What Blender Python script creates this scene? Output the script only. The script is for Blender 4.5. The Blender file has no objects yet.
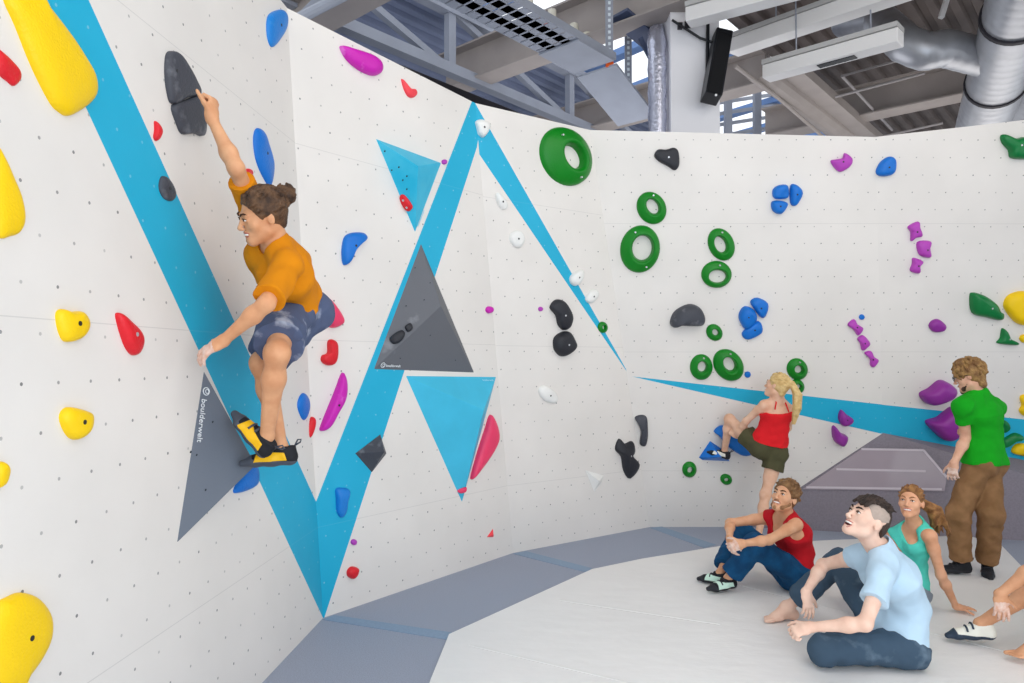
import bpy, bmesh, math, random
import numpy as np
from mathutils import Vector, Matrix, Quaternion, noise as mnoise
random.seed(7)
SC = bpy.context.scene
COL = SC.collection
F = 700.0
PITCH = math.atan((360 - 341.5) / F)
CAM = Vector((0, 0, 1.7))
FWD = Vector((0, math.cos(PITCH), math.sin(PITCH)))
UPV = Vector((0, -math.sin(PITCH), math.cos(PITCH)))
RGT = Vector((1, 0, 0))

cam_data = bpy.data.cameras.new('camera')
cam = bpy.data.objects.new('camera', cam_data)
COL.objects.link(cam)
cam_data.sensor_width = 36
cam_data.lens = F / 1024 * 36
cam_data.clip_start = 0.05
cam_data.clip_end = 300
cam.location = CAM
cam.rotation_euler = (math.pi / 2 + PITCH, 0, 0)
SC.camera = cam

def ray(px, py):
    return FWD + RGT * ((px - 512) / F) + UPV * ((341.5 - py) / F)
def at_depth(px, py, y):
    r = ray(px, py); return CAM + r * (y / r.y)
def at_z(px, py, z):
    r = ray(px, py); return CAM + r * ((z - CAM.z) / r.z)
def on_plane(px, py, pl):
    p0, n = pl[0], pl[1]
    r = ray(px, py); return CAM + r * ((p0 - CAM).dot(n) / r.dot(n))
def plane3(a, b, c):
    n = (b - a).cross(c - a).normalized()
    if n.dot(CAM - a) < 0: n = -n
    return (a.copy(), n)
def to_px(p):
    d = Vector(p) - CAM; y = d.dot(FWD)
    return (512 + d.x / y * F, 341.5 - d.dot(UPV) / y * F)

# ------------------------------------------------------------ materials
def srgb(c):
    if isinstance(c, str):
        c = tuple(int(c[i:i + 2], 16) / 255 for i in (0, 2, 4))
    return tuple((x / 12.92 if x <= .04045 else ((x + .055) / 1.055) ** 2.4) for x in c)
MATS = {}
def mat(name, col, rough=.5, metal=0, bump=0, bscale=30, vary=0, vscale=8, col2=None, spec=.35, emit=None, estr=1, thr=None, coat=0, bstretch=None):
    if name in MATS: return MATS[name]
    m = bpy.data.materials.new(name); m.use_nodes = True
    nt = m.node_tree; N = nt.nodes; L = nt.links
    b = N['Principled BSDF']
    c = srgb(col)
    b.inputs['Base Color'].default_value = (*c, 1)
    b.inputs['Roughness'].default_value = rough
    b.inputs['Metallic'].default_value = metal
    b.inputs['Specular IOR Level'].default_value = spec
    b.inputs['Coat Weight'].default_value = coat
    if emit:
        b.inputs['Emission Color'].default_value = (*srgb(emit), 1)
        b.inputs['Emission Strength'].default_value = estr
    tc = N.new('ShaderNodeTexCoord')
    if vary or thr is not None:
        n = N.new('ShaderNodeTexNoise'); n.inputs['Scale'].default_value = vscale; n.inputs['Detail'].default_value = 5
        L.new(tc.outputs['Object'], n.inputs['Vector'])
        r = N.new('ShaderNodeValToRGB'); L.new(n.outputs['Fac'], r.inputs['Fac'])
        c2 = srgb(col2) if col2 else tuple(min(1, x * (1 - vary)) for x in c)
        if thr is not None:
            r.color_ramp.elements[0].position = thr; r.color_ramp.elements[1].position = thr + .12
        else:
            r.color_ramp.elements[0].position = .35; r.color_ramp.elements[1].position = .65
        r.color_ramp.elements[0].color = (*c, 1); r.color_ramp.elements[1].color = (*c2, 1)
        L.new(r.outputs['Color'], b.inputs['Base Color'])
    if bump:
        n = N.new('ShaderNodeTexNoise'); n.inputs['Scale'].default_value = bscale; n.inputs['Detail'].default_value = 4
        if bstretch:
            mp = N.new('ShaderNodeMapping'); mp.inputs['Scale'].default_value = bstretch
            L.new(tc.outputs['Object'], mp.inputs['Vector']); L.new(mp.outputs['Vector'], n.inputs['Vector'])
        else: L.new(tc.outputs['Object'], n.inputs['Vector'])
        bp = N.new('ShaderNodeBump'); bp.inputs['Strength'].default_value = bump; bp.inputs['Distance'].default_value = .01
        L.new(n.outputs['Fac'], bp.inputs['Height']); L.new(bp.outputs['Normal'], b.inputs['Normal'])
    MATS[name] = m
    return m

def wall_mat(name, col, dots=True, dotcol='6b6b6b'):
    """painted plywood with a staggered grid of T-nut holes (UV in metres)"""
    m = bpy.data.materials.new(name); m.use_nodes = True
    nt = m.node_tree; N = nt.nodes; L = nt.links; b = N['Principled BSDF']
    b.inputs['Roughness'].default_value = .55
    uv = N.new('ShaderNodeUVMap'); uv.uv_map = 'metres'
    sep = N.new('ShaderNodeSeparateXYZ'); L.new(uv.outputs['UV'], sep.inputs[0])
    def M(op, a, b_=None, c_=None):
        n = N.new('ShaderNodeMath'); n.operation = op
        for i, v in enumerate((a, b_, c_)):
            if v is None: continue
            if isinstance(v, (int, float)): n.inputs[i].default_value = v
            else: L.new(v, n.inputs[i])
        return n.outputs[0]
    S = .155
    row = M('FLOOR', M('DIVIDE', sep.outputs['Y'], S))
    off = M('MULTIPLY', M('MODULO', M('ABSOLUTE', row), 2.0), .5)
    fx = M('SUBTRACT', M('FRACT', M('ADD', M('DIVIDE', sep.outputs['X'], S), off)), .5)
    fy = M('SUBTRACT', M('FRACT', M('DIVIDE', sep.outputs['Y'], S)), .5)
    d = M('SQRT', M('ADD', M('MULTIPLY', fx, fx), M('MULTIPLY', fy, fy)))
    hole = M('LESS_THAN', d, .038)
    wn = N.new('ShaderNodeTexWhiteNoise'); wn.noise_dimensions = '2D'
    comb = N.new('ShaderNodeCombineXYZ'); L.new(row, comb.inputs[0])
    L.new(M('FLOOR', M('ADD', M('DIVIDE', sep.outputs['X'], S), off)), comb.inputs[1]); L.new(comb.outputs[0], wn.inputs['Vector'])
    hole = M('MULTIPLY', hole, M('ADD', M('MULTIPLY', wn.outputs['Value'], .6), .35))
    # panel seams every 1.22 m in height
    sm = M('LESS_THAN', M('ABSOLUTE', M('SUBTRACT', M('FRACT', M('DIVIDE', sep.outputs['Y'], 1.22)), .5)), .0016)
    sm = M('MULTIPLY', sm, .2)
    fac = M('MAXIMUM', hole, sm)
    nz = N.new('ShaderNodeTexNoise'); nz.inputs['Scale'].default_value = 1.6; nz.inputs['Detail'].default_value = 6
    L.new(uv.outputs['UV'], nz.inputs['Vector'])
    cr = N.new('ShaderNodeValToRGB'); c = srgb(col)
    cr.color_ramp.elements[0].position = .3; cr.color_ramp.elements[0].color = (*[x * .95 for x in c], 1)
    cr.color_ramp.elements[1].position = .7; cr.color_ramp.elements[1].color = (*[min(1, x * 1.02 + .01) for x in c], 1)
    L.new(nz.outputs['Fac'], cr.inputs['Fac'])
    mx = N.new('ShaderNodeMix'); mx.data_type = 'RGBA'
    L.new(fac, mx.inputs['Factor']); L.new(cr.outputs['Color'], mx.inputs['A']); mx.inputs['B'].default_value = (*srgb(dotcol), 1)
    L.new(mx.outputs['Result'], b.inputs['Base Color'])
    n2 = N.new('ShaderNodeTexNoise'); n2.inputs['Scale'].default_value = 120
    L.new(uv.outputs['UV'], n2.inputs['Vector'])
    bp = N.new('ShaderNodeBump'); bp.inputs['Strength'].default_value = .15; bp.inputs['Distance'].default_value = .003
    L.new(n2.outputs['Fac'], bp.inputs['Height']); L.new(bp.outputs['Normal'], b.inputs['Normal'])
    MATS[name] = m
    return m

# ------------------------------------------------------------ objects
def tag(o, label=None, cat=None, group=None, kind=None):
    if label: o['label'] = label
    if cat: o['category'] = cat
    if group: o['group'] = group
    if kind: o['kind'] = kind
    return o
def empty(name, loc, label=None, cat=None, group=None):
    o = bpy.data.objects.new(name, None); COL.objects.link(o); o.location = loc; o.empty_display_size = .1
    return tag(o, label, cat, group)
def link_mesh(name, verts, faces, mats, parent=None, smooth=False, mi=None):
    """verts are world coordinates; a part is moved into its parent's frame; a top-level mesh gets its origin at its base"""
    me = bpy.data.meshes.new(name)
    V = [Vector(v) for v in verts]
    if parent is not None: o0 = parent.matrix_world.translation if False else world_loc(parent)
    else:
        xs = [v.x for v in V]; ys = [v.y for v in V]; zs = [v.z for v in V]
        o0 = Vector(((min(xs) + max(xs)) / 2, (min(ys) + max(ys)) / 2, min(zs)))
    me.from_pydata([tuple(v - o0) for v in V], [], [tuple(f) for f in faces])
    for m in (mats if isinstance(mats, (list, tuple)) else [mats]): me.materials.append(m)
    if mi is not None:
        for p, i in zip(me.polygons, mi): p.material_index = i
    if smooth:
        me.polygons.foreach_set('use_smooth', [True] * len(me.polygons))
    me.update()
    o = bpy.data.objects.new(name, me); COL.objects.link(o)
    if parent is not None: o.parent = parent
    else: o.location = o0
    return o
def world_loc(o):
    p = Vector(o.location)
    while o.parent is not None:
        o = o.parent; p = p + Vector(o.location)
    return p

class MB:
    """collects shapes (world coordinates) into one mesh"""
    def __init__(s): s.v = []; s.f = []; s.mi = []
    def add(s, v, f, m=0):
        k = len(s.v); s.v += [Vector(x) for x in v]; s.f += [tuple(i + k for i in q) for q in f]; s.mi += [m] * len(f); return s
    def box(s, c, size, R=None, m=0):
        c = Vector(c); R = R or Matrix.Identity(3)
        vs = [c + R @ Vector((x * size[0] / 2, y * size[1] / 2, z * size[2] / 2)) for z in (-1, 1) for y in (-1, 1) for x in (-1, 1)]
        return s.add(vs, [(0, 2, 3, 1), (4, 5, 7, 6), (0, 1, 5, 4), (2, 6, 7, 3), (0, 4, 6, 2), (1, 3, 7, 5)], m)
    def bar(s, a, b, w, h, up=(0, 0, 1), m=0):
        a = Vector(a); b = Vector(b); d = (b - a); L = d.length; d.normalize()
        x = d.cross(Vector(up)).normalized(); z = x.cross(d)
        R = Matrix((x, d, z)).transposed()
        return s.box((a + b) / 2, (w, L, h), R, m)
    def ibeam(s, a, b, w, h, t=.02, up=(0, 0, 1), m=0):
        u = Vector(up).normalized() * (h / 2 - t / 2)
        s.bar(Vector(a) + u, Vector(b) + u, w, t, up, m); s.bar(Vector(a) - u, Vector(b) - u, w, t, up, m)
        return s.bar(a, b, t, h - 2 * t, up, m)
    def tube(s, pts, r, n=12, cap=True, m=0, closed=False):
        pts = [Vector(p) for p in pts]; rr = r if isinstance(r, (list, tuple)) else [r] * len(pts)
        k = len(pts); rings = []; nrm = None
        for i, p in enumerate(pts):
            if closed: t = pts[(i + 1) % k] - pts[i - 1]
            else: t = pts[min(i + 1, k - 1)] - pts[max(i - 1, 0)]
            t.normalize()
            if nrm is None:
                nrm = t.orthogonal().normalized()
            else:
                nrm = (nrm - t * nrm.dot(t)).normalized()
            bn = t.cross(nrm)
            rings.append([p + (nrm * math.cos(2 * math.pi * j / n) + bn * math.sin(2 * math.pi * j / n)) * rr[i] for j in range(n)])
        vs = [v for R_ in rings for v in R_]; fs = []
        for i in range(k if closed else k - 1):
            for j in range(n):
                a_ = i * n; b_ = ((i + 1) % k) * n
                fs.append((a_ + j, a_ + (j + 1) % n, b_ + (j + 1) % n, b_ + j))
        if cap and not closed:
            fs.append(tuple(range(n))[::-1]); fs.append(tuple((k - 1) * n + j for j in range(n)))
        return s.add(vs, fs, m)
    def sphere(s, c, r, nu=12, nv=8, R=None, m=0):
        c = Vector(c); r = r if isinstance(r, (tuple, list)) else (r, r, r); R = R or Matrix.Identity(3)
        vs = [c + R @ Vector((0, 0, r[2]))]
        for i in range(1, nv):
            th = math.pi * i / nv
            for j in range(nu):
                ph = 2 * math.pi * j / nu
                vs.append(c + R @ Vector((r[0] * math.sin(th) * math.cos(ph), r[1] * math.sin(th) * math.sin(ph), r[2] * math.cos(th))))
        vs.append(c - R @ Vector((0, 0, r[2]))); fs = []
        for j in range(nu): fs.append((0, 1 + j, 1 + (j + 1) % nu))
        for i in range(nv - 2):
            for j in range(nu):
                a_ = 1 + i * nu; b_ = a_ + nu
                fs.append((a_ + j, b_ + j, b_ + (j + 1) % nu, a_ + (j + 1) % nu))
        l = len(vs) - 1; a_ = 1 + (nv - 2) * nu
        for j in range(nu): fs.append((l, a_ + (j + 1) % nu, a_ + j))
        return s.add(vs, fs, m)
    def slab(s, poly, n, t0, t1, m=0, ms=None):
        """prism of a planar polygon, between offsets t0 and t1 along n"""
        P = [Vector(p) for p in poly]; k = len(P); n = Vector(n)
        nn = Vector((0, 0, 0))
        for i in range(k): nn += P[i].cross(P[(i + 1) % k])
        if nn.dot(n) < 0: P = P[::-1]
        vs = [p + n * t0 for p in P] + [p + n * t1 for p in P]
        s.add(vs, [tuple(range(k))[::-1]], m if ms is None else ms)
        k0 = len(s.v) - 2 * k
        s.f.append(tuple(k0 + k + i for i in range(k))); s.mi.append(m)
        for i in range(k):
            s.f.append((k0 + i, k0 + (i + 1) % k, k0 + k + (i + 1) % k, k0 + k + i)); s.mi.append(m if ms is None else ms)
        return s
    def build(s, name, mats, parent=None, smooth=False, bevel=0):
        o = link_mesh(name, s.v, s.f, mats, parent, smooth, s.mi)
        if bevel:
            b = o.modifiers.new('bevel', 'BEVEL'); b.width = bevel; b.segments = 2; b.limit_method = 'ANGLE'
        return o
# ------------------------------------------------------------ climbing walls (planar facets that share their creases)
WH = 3.85
ABb = at_z(323, 618, 0); ABt = at_z(287, 8, WH); gA = at_z(262, 683, 0)
dirA = (gA - ABb).normalized()
plA = plane3(ABb, gA, ABt)
BCb = at_z(513, 553, 0)
plB = plane3(ABb, ABt, BCb); BCt = on_plane(475, 103, plB)
CDb = at_z(650, 527, 0)
plC = plane3(BCb, BCt, CDb); CDt = on_plane(590, 130, plC)
DCb = at_z(740, 527, 0)
plD = plane3(CDb, CDt, DCb); DEt = on_plane(875, 137, plD); DEb = on_plane(883, 433, plD)
ERt = at_depth(1024, 120, 6.25)
plE = plane3(DEb, DEt, ERt); ERb = on_plane(1024, 460, plE)
ERt2 = ERt + (ERt - DEt) * 1.2; ERb2 = ERb + (ERb - DEb) * .75
ALb = ABb + dirA * 6.2; ALt = ABt + dirA * 6.2
PL = dict(A=plA, B=plB, C=plC, D=plD, E=plE)

M_white = wall_mat('white_panel_paint', 'e7e2dc')
M_cyan = wall_mat('cyan_panel_paint', '00add3', dotcol='7fc4dc')
M_edge = mat('white_panel_edge', 'f4f2ee', .5)
STRIPES = [
    [(22, -40), (71, -40), (326, 590), (323, 618), (321, 616)],      # A: descending band (left edge, right edge)
]
def line_cut(bm, p, q, pl, inner):
    pass
def wall(name, poly, pl, stripes, up=None):
    p0, n = pl
    bm = bmesh.new()
    vs = [bm.verts.new(p) for p in poly]
    bm.faces.new(vs)
    quads = []
    for sp in stripes:
        P = [on_plane(x, y, pl) for x, y in sp]; quads.append(P)
        k = len(P)
        for i in range(k):
            a, b = P[i], P[(i + 1) % k]
            cn = (b - a).cross(n)
            if cn.length < 1e-6: continue
            bmesh.ops.bisect_plane(bm, geom=bm.verts[:] + bm.edges[:] + bm.faces[:], dist=1e-5, plane_co=a, plane_no=cn.normalized())
    bm.normal_update()
    uvl = bm.loops.layers.uv.new('metres')
    uz = Vector((0, 0, 1)); uy = (uz - n * uz.dot(n)).normalized(); ux = uy.cross(n).normalized()
    for f in bm.faces:
        c = f.calc_center_median()
        if f.normal.dot(n) < 0: f.normal_flip()
        for P in quads:
            sgn = []
            k = len(P)
            for i in range(k): sgn.append((P[(i + 1) % k] - P[i]).cross(c - P[i]).dot(n))
            if all(s > -1e-6 for s in sgn) or all(s < 1e-6 for s in sgn): f.material_index = 1
        for l in f.loops:
            l[uvl].uv = ((l.vert.co - poly[0]).dot(ux), l.vert.co.z / max(.5, uy.z))
    # back and edge faces, 12 cm thick
    k = len(poly)
    fr = [bm.verts.new(Vector(p)) for p in poly]; bk = [bm.verts.new(Vector(p) - n * .12) for p in poly]
    for i in range(k):
        f = bm.faces.new((fr[i], fr[(i + 1) % k], bk[(i + 1) % k], bk[i])); f.material_index = 2
    f = bm.faces.new(bk); f.material_index = 2
    o0 = Vector(poly[0])
    for v in bm.verts: v.co -= o0
    me = bpy.data.meshes.new(name); bm.to_mesh(me); bm.free()
    for m in (M_white, M_cyan, M_edge): me.materials.append(m)
    o = bpy.data.objects.new(name, me); COL.objects.link(o); o.location = o0
    return tag(o, kind='structure')

# painted zigzag band, given as convex pieces on each facet
wall('wall_left', [ALb, ABb, ABt, ALt], plA, [[(19.7, -35), (72.8, -35), (318, 506), (330, 560), (323, 618)]])
wall('wall_center_left', [ABb, BCb, BCt, ABt], plB, [[(314, 507), (472, 101), (484, 101), (477, 147), (321, 628)]])
wall('wall_center', [BCb, CDb, CDt, BCt], plC, [[(470, 94), (630.5, 377), (475, 148)]])
wall('wall_back', [CDb, DCb, DEb, DEt, CDt], plD, [[(632, 376.5), (900, 406.5), (900, 438)]])
wall('wall_right', [DEb, ERb2, ERt2, DEt], plE, [[(860, 402.4), (1300, 448), (1300, 532), (860, 429)]])

# ------------------------------------------------------------ floor
M_carpet = mat('grey_carpet', 'aeb5c6', .95, vary=.22, vscale=160, bump=.5, bscale=400, spec=.1)
M_strip = mat('blue_grey_strip', '8ea3bb', .8, vary=.08, vscale=60)
M_vinyl = mat('white_vinyl', 'f2f0ee', .4, vary=.04, vscale=2, bump=.5, bscale=5, bstretch=(1, 1.8, 1), spec=.4)
M_seam = mat('vinyl_seam', 'e9e8e5', .35)
M_ramp = mat('ramp_vinyl', 'a79ba3', .12, vary=.06, vscale=3, bump=.06, bscale=3, spec=.6)
M_rampc = mat('ramp_carpet', '8b848d', .8, vary=.12, vscale=60, bump=.3, bscale=200, spec=.2)
Z = Vector((0, 0, 1))
fl = MB(); fl.slab([(-9, -4, 0), (9, -4, 0), (14, 20, 0), (-9, 20, 0)], Z, -.15, 0)
tag(fl.build('floor', M_carpet), kind='structure')
MT = .012
def gp(pts, z=0): return [at_z(x, y, z) for x, y in pts]
mp = gp([(449, 636), (592, 570.5), (642, 560), (722, 547), (835, 541), (966, 536.5), (1000, 545), (1021, 567), (1110, 640)])
mp = mp + [Vector((3.4, 1.0, 0)), Vector((1.5, -1.5, 0)), Vector((-1.0, -1.5, 0)), at_z(398, 800, 0), at_z(430, 683, 0)]
vm = MB(); vm.slab(mp, Z, .0005, MT)
vinyl = tag(vm.build('floor_mat', M_vinyl), kind='structure')
sm = MB()
def seam(a, b, w=.02):
    A, B = at_z(*a, MT), at_z(*b, MT); d = (B - A).normalized(); s_ = Vector((-d.y, d.x, 0)) * w
    sm.slab([A - s_, B - s_, B + s_, A + s_], Z, -.002, .0015)
seam((470, 645), (660, 690), .006); seam((560, 600), (720, 624), .008); seam((700, 575), (1020, 655), .006)
sm.build('seam', M_seam, vinyl)
for q in ([(323, 620), (334, 615.5), (452, 633), (447, 640)], [(513, 554), (526, 551.5), (592, 568.5), (586, 572.5)],):
    s_ = MB(); s_.slab(gp(q), Z, .0005, .004); tag(s_.build('floor_strip', M_strip), kind='structure')
s_ = MB(); s_.slab(gp([(650, 528), (662, 527), (716, 545), (704, 548)]), Z, .0005, .004); tag(s_.build('floor_strip', M_strip), kind='structure')
# sloping landing below the right hand walls
FR = at_z(1030, 541, 0); FR2 = FR + (FR - DCb) * .8
rm = MB(); rm.add([DCb, DEb, ERb2, FR2, FR], [(0, 4, 1), (1, 4, 3, 2)])
n_r = (FR - DCb).cross(DEb - DCb).normalized()
if n_r.z < 0: n_r = -n_r
ramp = tag(rm.build('floor_ramp', M_rampc), kind='structure')
plR = (DCb, n_r)
rq = [on_plane(x, y, plR) for x, y in [(802, 489), (861, 449), (923, 450), (946, 477), (944, 491)]]
rp = MB(); rp.slab(rq, n_r, .001, .015)
rp.build('landing_pad', M_ramp, ramp)
rp = MB()
for a, b in (((861, 449), (923, 450)), ((923, 450), (946, 477)), ((806, 487), (941, 489)), ((836, 469), (925, 471))):
    A = on_plane(*a, plR) + n_r * .016; B = on_plane(*b, plR) + n_r * .016; rp.bar(A, B, .02, .004, n_r)
rp.build('pad_seam', mat('pad_seam', 'c9bfc6', .3), ramp)

# ------------------------------------------------------------ hall behind: roof, beams, ducts
a1 = math.radians(41.5)
D1 = Vector((math.sin(a1), math.cos(a1), 0)); D2 = Vector((-math.cos(a1), math.sin(a1), 0))
M_steel = mat('primer_steel', 'a59c97', .6, vary=.1, vscale=3)
M_steelb = mat('blue_grey_steel', '9ca1ad', .5, vary=.1, vscale=3)
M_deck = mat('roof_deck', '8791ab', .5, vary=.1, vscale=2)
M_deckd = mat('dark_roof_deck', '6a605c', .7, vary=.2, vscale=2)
M_galv = mat('galvanised', 'b4b6bb', .38, metal=.55, vary=.12, vscale=6, bump=.1, bscale=10)
M_lamp = mat('lamp_housing', 'e4e2e0', .45)
M_black = mat('black_plastic', '16181d', .35)
M_dark = mat('dark_steel', '2c2a30', .6)
M_col = mat('column_paint', 'ecebee', .55)
M_orange = mat('orange_cap', 'f2621f', .5)
def deck(name, pa, pb, qa, qb, z, m, dark):
    """corrugated sheet, ribs along D1; pa..pb along D1, qa..qb along D2 (metres from camera foot)"""
    s = MB(); q = qa; prof = []
    while q < qb:
        prof += [(q, 0), (q + .10, 0), (q + .13, .07), (q + .22, .07)]; q += .25
    vs = []; fs = []
    for (qq, dz) in prof:
        for p in (pa, pb): vs.append(D1 * p + D2 * qq + Vector((0, 0, z + dz)))
    for i in range(len(prof) - 1): fs.append((2 * i, 2 * i + 1, 2 * i + 3, 2 * i + 2))
    s.add(vs, fs); s.slab([D1 * pa + D2 * qa, D1 * pb + D2 * qa, D1 * pb + D2 * qb, D1 * pa + D2 * qb], Z, z + .1, z + .16)
    return tag(s.build(name, m), kind='structure')
def pq(v): return (v.dot(D1), v.dot(D2))
RZ = 6.75
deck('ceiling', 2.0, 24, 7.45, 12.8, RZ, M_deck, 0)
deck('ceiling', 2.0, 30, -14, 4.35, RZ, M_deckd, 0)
s = MB(); s.bar(D1 * 2 + D2 * 14 + Z * 4, D1 * 30 + D2 * 14 + Z * 4, .2, 8); s.bar(D1 * 30 + D2 * 14 + Z * 1.8, D1 * 30 - D2 * -2 + Z * 1.8, .2, 5.0); s.bar(D1 * 30 + D2 * 3 + Z * 4, D1 * 30 - D2 * 14 + Z * 4, .2, 8)
tag(s.build('wall_hall', mat('hall_cladding', '5d6170', .7)), kind='structure')
# skylight bars in the opening
s = MB()
for k in range(14):
    p = 4.3 + k * 1.35
    s.bar(D1 * p + D2 * 4.3 + Z * (RZ + .15), D1 * (p + .5) + D2 * 7.5 + Z * (RZ + .15), .2, .12)
for q in (4.4, 7.4): s.bar(D1 * 3 + D2 * q + Z * (RZ + .2), D1 * 24 + D2 * q + Z * (RZ + .2), .1, .16)
tag(s.build('window_1', mat('skylight_bar', '6d8fc4', .5)), kind='structure')

def beam(name, px, py, z, l0, l1, w, h, m, along=D2, kind='i'):
    c = at_z(px, py, z); s = MB(); a = c + along * l0 + Z * h / 2; b = c + along * l1 + Z * h / 2
    if kind == 'i': s.ibeam(a, b, w, h, .025)
    else: s.bar(a, b, w, h)
    return tag(s.build(name, m), kind='structure')
beam('roof_beam', 343, 12, 5.3, -8, 6, .36, .4, M_steel)
beam('roof_beam', 551, 56, 5.7, -5.5, 2.0, .34, .55, M_steel)
beam('roof_beam', 620, 124, 5.7, -2.5, 3.2, .38, .5, M_steel)
beam('roof_beam', 905, 110, 5.6, -8, 2.2, .4, .5, M_steel)
beam('roof_beam', 806, 100, 5.5, -1.4, 12, .62, .14, M_steel, D1, 'b')
# roof trusses
def truss(px, py, z, l0, l1, h, first, step, m=M_steelb):
    c = at_z(px, py, z); s = MB()
    s.bar(c + D1 * l0, c + D1 * l1, .16, .14); s.bar(c + D1 * l0 + Z * h, c + D1 * l1 + Z * h, .16, .14)
    p = first
    while p < l1:
        s.bar(c + D1 * p, c + D1 * p + Z * h, .1, .13, D1)
        if p - step > l0: s.bar(c + D1 * (p - .06), c + D1 * (p - step) + Z * h, .09, .09, Z)
        p += step
    return tag(s.build('roof_truss', m), kind='structure')
truss(450, 70, 5.7, -7, 9, .84, 0, 2.75)
truss(395, 72, 5.35, -6, 9, .01, 0, 30, M_dark)
# column with wrapped pipe and speaker
cA = at_depth(690, 140, 8.2); 
s = MB(); s.box((cA.x, 8.2, 3.2), (.56, .5, 6.4)); tag(s.build('column', M_col), kind='structure')
s = MB(); x0 = at_depth(657, 60, 8.1).x
s.tube([(x0, 8.1, 3.0 + i * .14) for i in range(18)] + [(x0 + .02, 8.25, 5.6), (x0 + .1, 8.5, 5.75)], [.1 + .012 * (i % 2) for i in range(20)], 14)
tag(s.build('wrapped_pipe', mat('foil_wrap', 'cdd0e0', .25, metal=.7, bump=.8, bscale=25), smooth=True), 'foil wrapped vertical pipe beside the white column', 'pipe')
sp_ = empty('loudspeaker', at_depth(716, 100, 7.7), 'black slim loudspeaker tilted on the white column', 'speaker')
s = MB(); a = at_depth(711, 99, 7.7); b = at_depth(722, 35, 7.9); s.bar(a, b, .19, .22, (0, 1, 0)); s.build('cabinet', M_black, sp_, bevel=.012)
s = MB(); s.bar(a + Vector((.0, -.115, .03)), b + Vector((.0, -.115, -.03)), .15, .01, (0, 1, 0)); s.build('grille', mat('grille', '0b0c10', .8), sp_)
s = MB(); s.bar(at_depth(703, 85, 8.0), at_depth(703, 70, 8.0), .05, .08, (0, 1, 0)); s.bar(at_depth(703, 78, 8.0), at_depth(712, 78, 7.85), .03, .03); s.build('bracket', M_black, sp_)
s = MB(); s.sphere(at_depth(716, 95, 7.57), .014); s.build('badge', mat('badge_white', 'f5f5f5', .3), sp_)
s = MB(); s.box(at_depth(688, 24, 7.92), (.07, .04, .08)); s.box(at_depth(680, 26, 7.92), (.05, .04, .07)); tag(s.build('switch_box', M_dark), 'two small dark switch boxes high on the white column', 'switch box')

# cable tray with hangers
tr = empty('cable_tray', at_z(536, 30, 5.2), 'perforated steel cable tray hanging below the roof beams', 'cable tray')
c0 = at_z(532, 31, 5.2); s = MB(); W2 = .27
c = c0
for k in range(44):     # slotted floor of the tray
    p = -5 + k * .14
    s.bar(c + D1 * p + D2 * W2, c + D1 * p - D2 * W2, .112, .012)
s.bar(c + D1 * -5 + D2 * .09, c + D1 * 1.1 + D2 * .09, .12, .012); s.bar(c + D1 * -5 - D2 * .12, c + D1 * 1.1 - D2 * .12, .12, .012)
for e in (W2, -W2): s.bar(c + D1 * -5 + D2 * e + Z * .04, c + D1 * 1.2 + D2 * e + Z * .04, .015, .09)
s.build('tray', M_steelb, tr)
s = MB()
s.bar(c + D1 * .45 - Z * .02, c + D1 * 1.15 - Z * .02, .56, .02); s.bar(c + D1 * 1.2 - Z * .05, c + D1 * 2.1 - Z * .42, .56, .03); s.build('solid_cover', M_steelb, tr)
for (x, y0, y1) in ((609, -30, 66), (628, 14, 106)):
    d_ = 8.2 if x == 609 else 8.9
    a = at_depth(x, y0, d_); b = at_depth(x, y1, d_); b.x = a.x; b.y = a.y
    s = MB(); s.bar(a, b, .09, .02, (0, 1, 0))
    n = int((a - b).length / .07)
    s.build('hanger', M_steelb, tr)
    for i in range(n):
        s = MB(); s.box(b + Z * (.05 + i * .07) + Vector((0, -.014, 0)), (.03, .012, .035)); s.build('slot', mat('slot_white', 'dfe8ee', .4), tr)
    s = MB(); s.box(b + Vector((0, -.01, 0)), (.09, .09, .07)); s.build('end_cap', M_orange, tr, bevel=.01)
s = MB(); s.box(at_depth(543, 23, 7.6), (.09, .09, .08)); s.build('end_cap', M_orange, tr, bevel=.01)
for (x, y, w_) in ((529, 3, 'nearest the top frame edge'), (552, 15, 'second from the top'), (574, 29, 'third from the top'), (587, 38, 'lowest, nearest the column')):
    s = MB(); s.tube([at_depth(x, y + 6, 8.6), at_depth(x, y - 5, 8.6)], .055, 10)
    tag(s.build('cable_clip', mat('cream_plastic', 'd9d4c4', .5), bevel=.01), 'cream plastic clip on the cable tray edge, ' + w_, 'clip', 'cream clips along the cable tray')

# lamps and white service beams
def channel(name, p0, p1, d0, d1, w, h, m, label, cat='lamp', slots=False):
    a = at_depth(*p0, d0); b = at_depth(*p1, d1)
    e = empty(name, (a + b) / 2, label, cat)
    s = MB(); s.bar(a, b, w, h); s.build('housing', m, e, bevel=.01)
    s = MB(); s.bar(a + Z * (h / 2 + .03), b + Z * (h / 2 + .03), w * 1.15, .05); s.build('top_rail', mat('rail', 'b9b8b6', .5), e)
    if slots:
        s = MB()
        for k in range(6):
            p = a.lerp(b, .42 + k * .045) - Z * h * .5; s.bar(p - Z * .003, p + (b - a).normalized() * .07 + Z * .0, .1, .012)
        s.build('vent_slot', M_black, e)
    for t in (.25, .8):
        p = a.lerp(b, t); s = MB(); s.tube([p + Z * h / 2, p + Z * 1.3], .008, 6); s.build('hanger', M_steelb, e)
    return e
channel('service_channel', (733, 48), (945, -24), 8.6, 6.6, .22, .17, M_lamp, 'long white linear light housing, the upper of two over the right walls', 'lamp')
channel('linear_lamp', (766, 74), (901, 37), 8.0, 7.0, .2, .15, M_lamp, 'shorter white linear light with dark vent slots below the long one', 'lamp', True)
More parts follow.
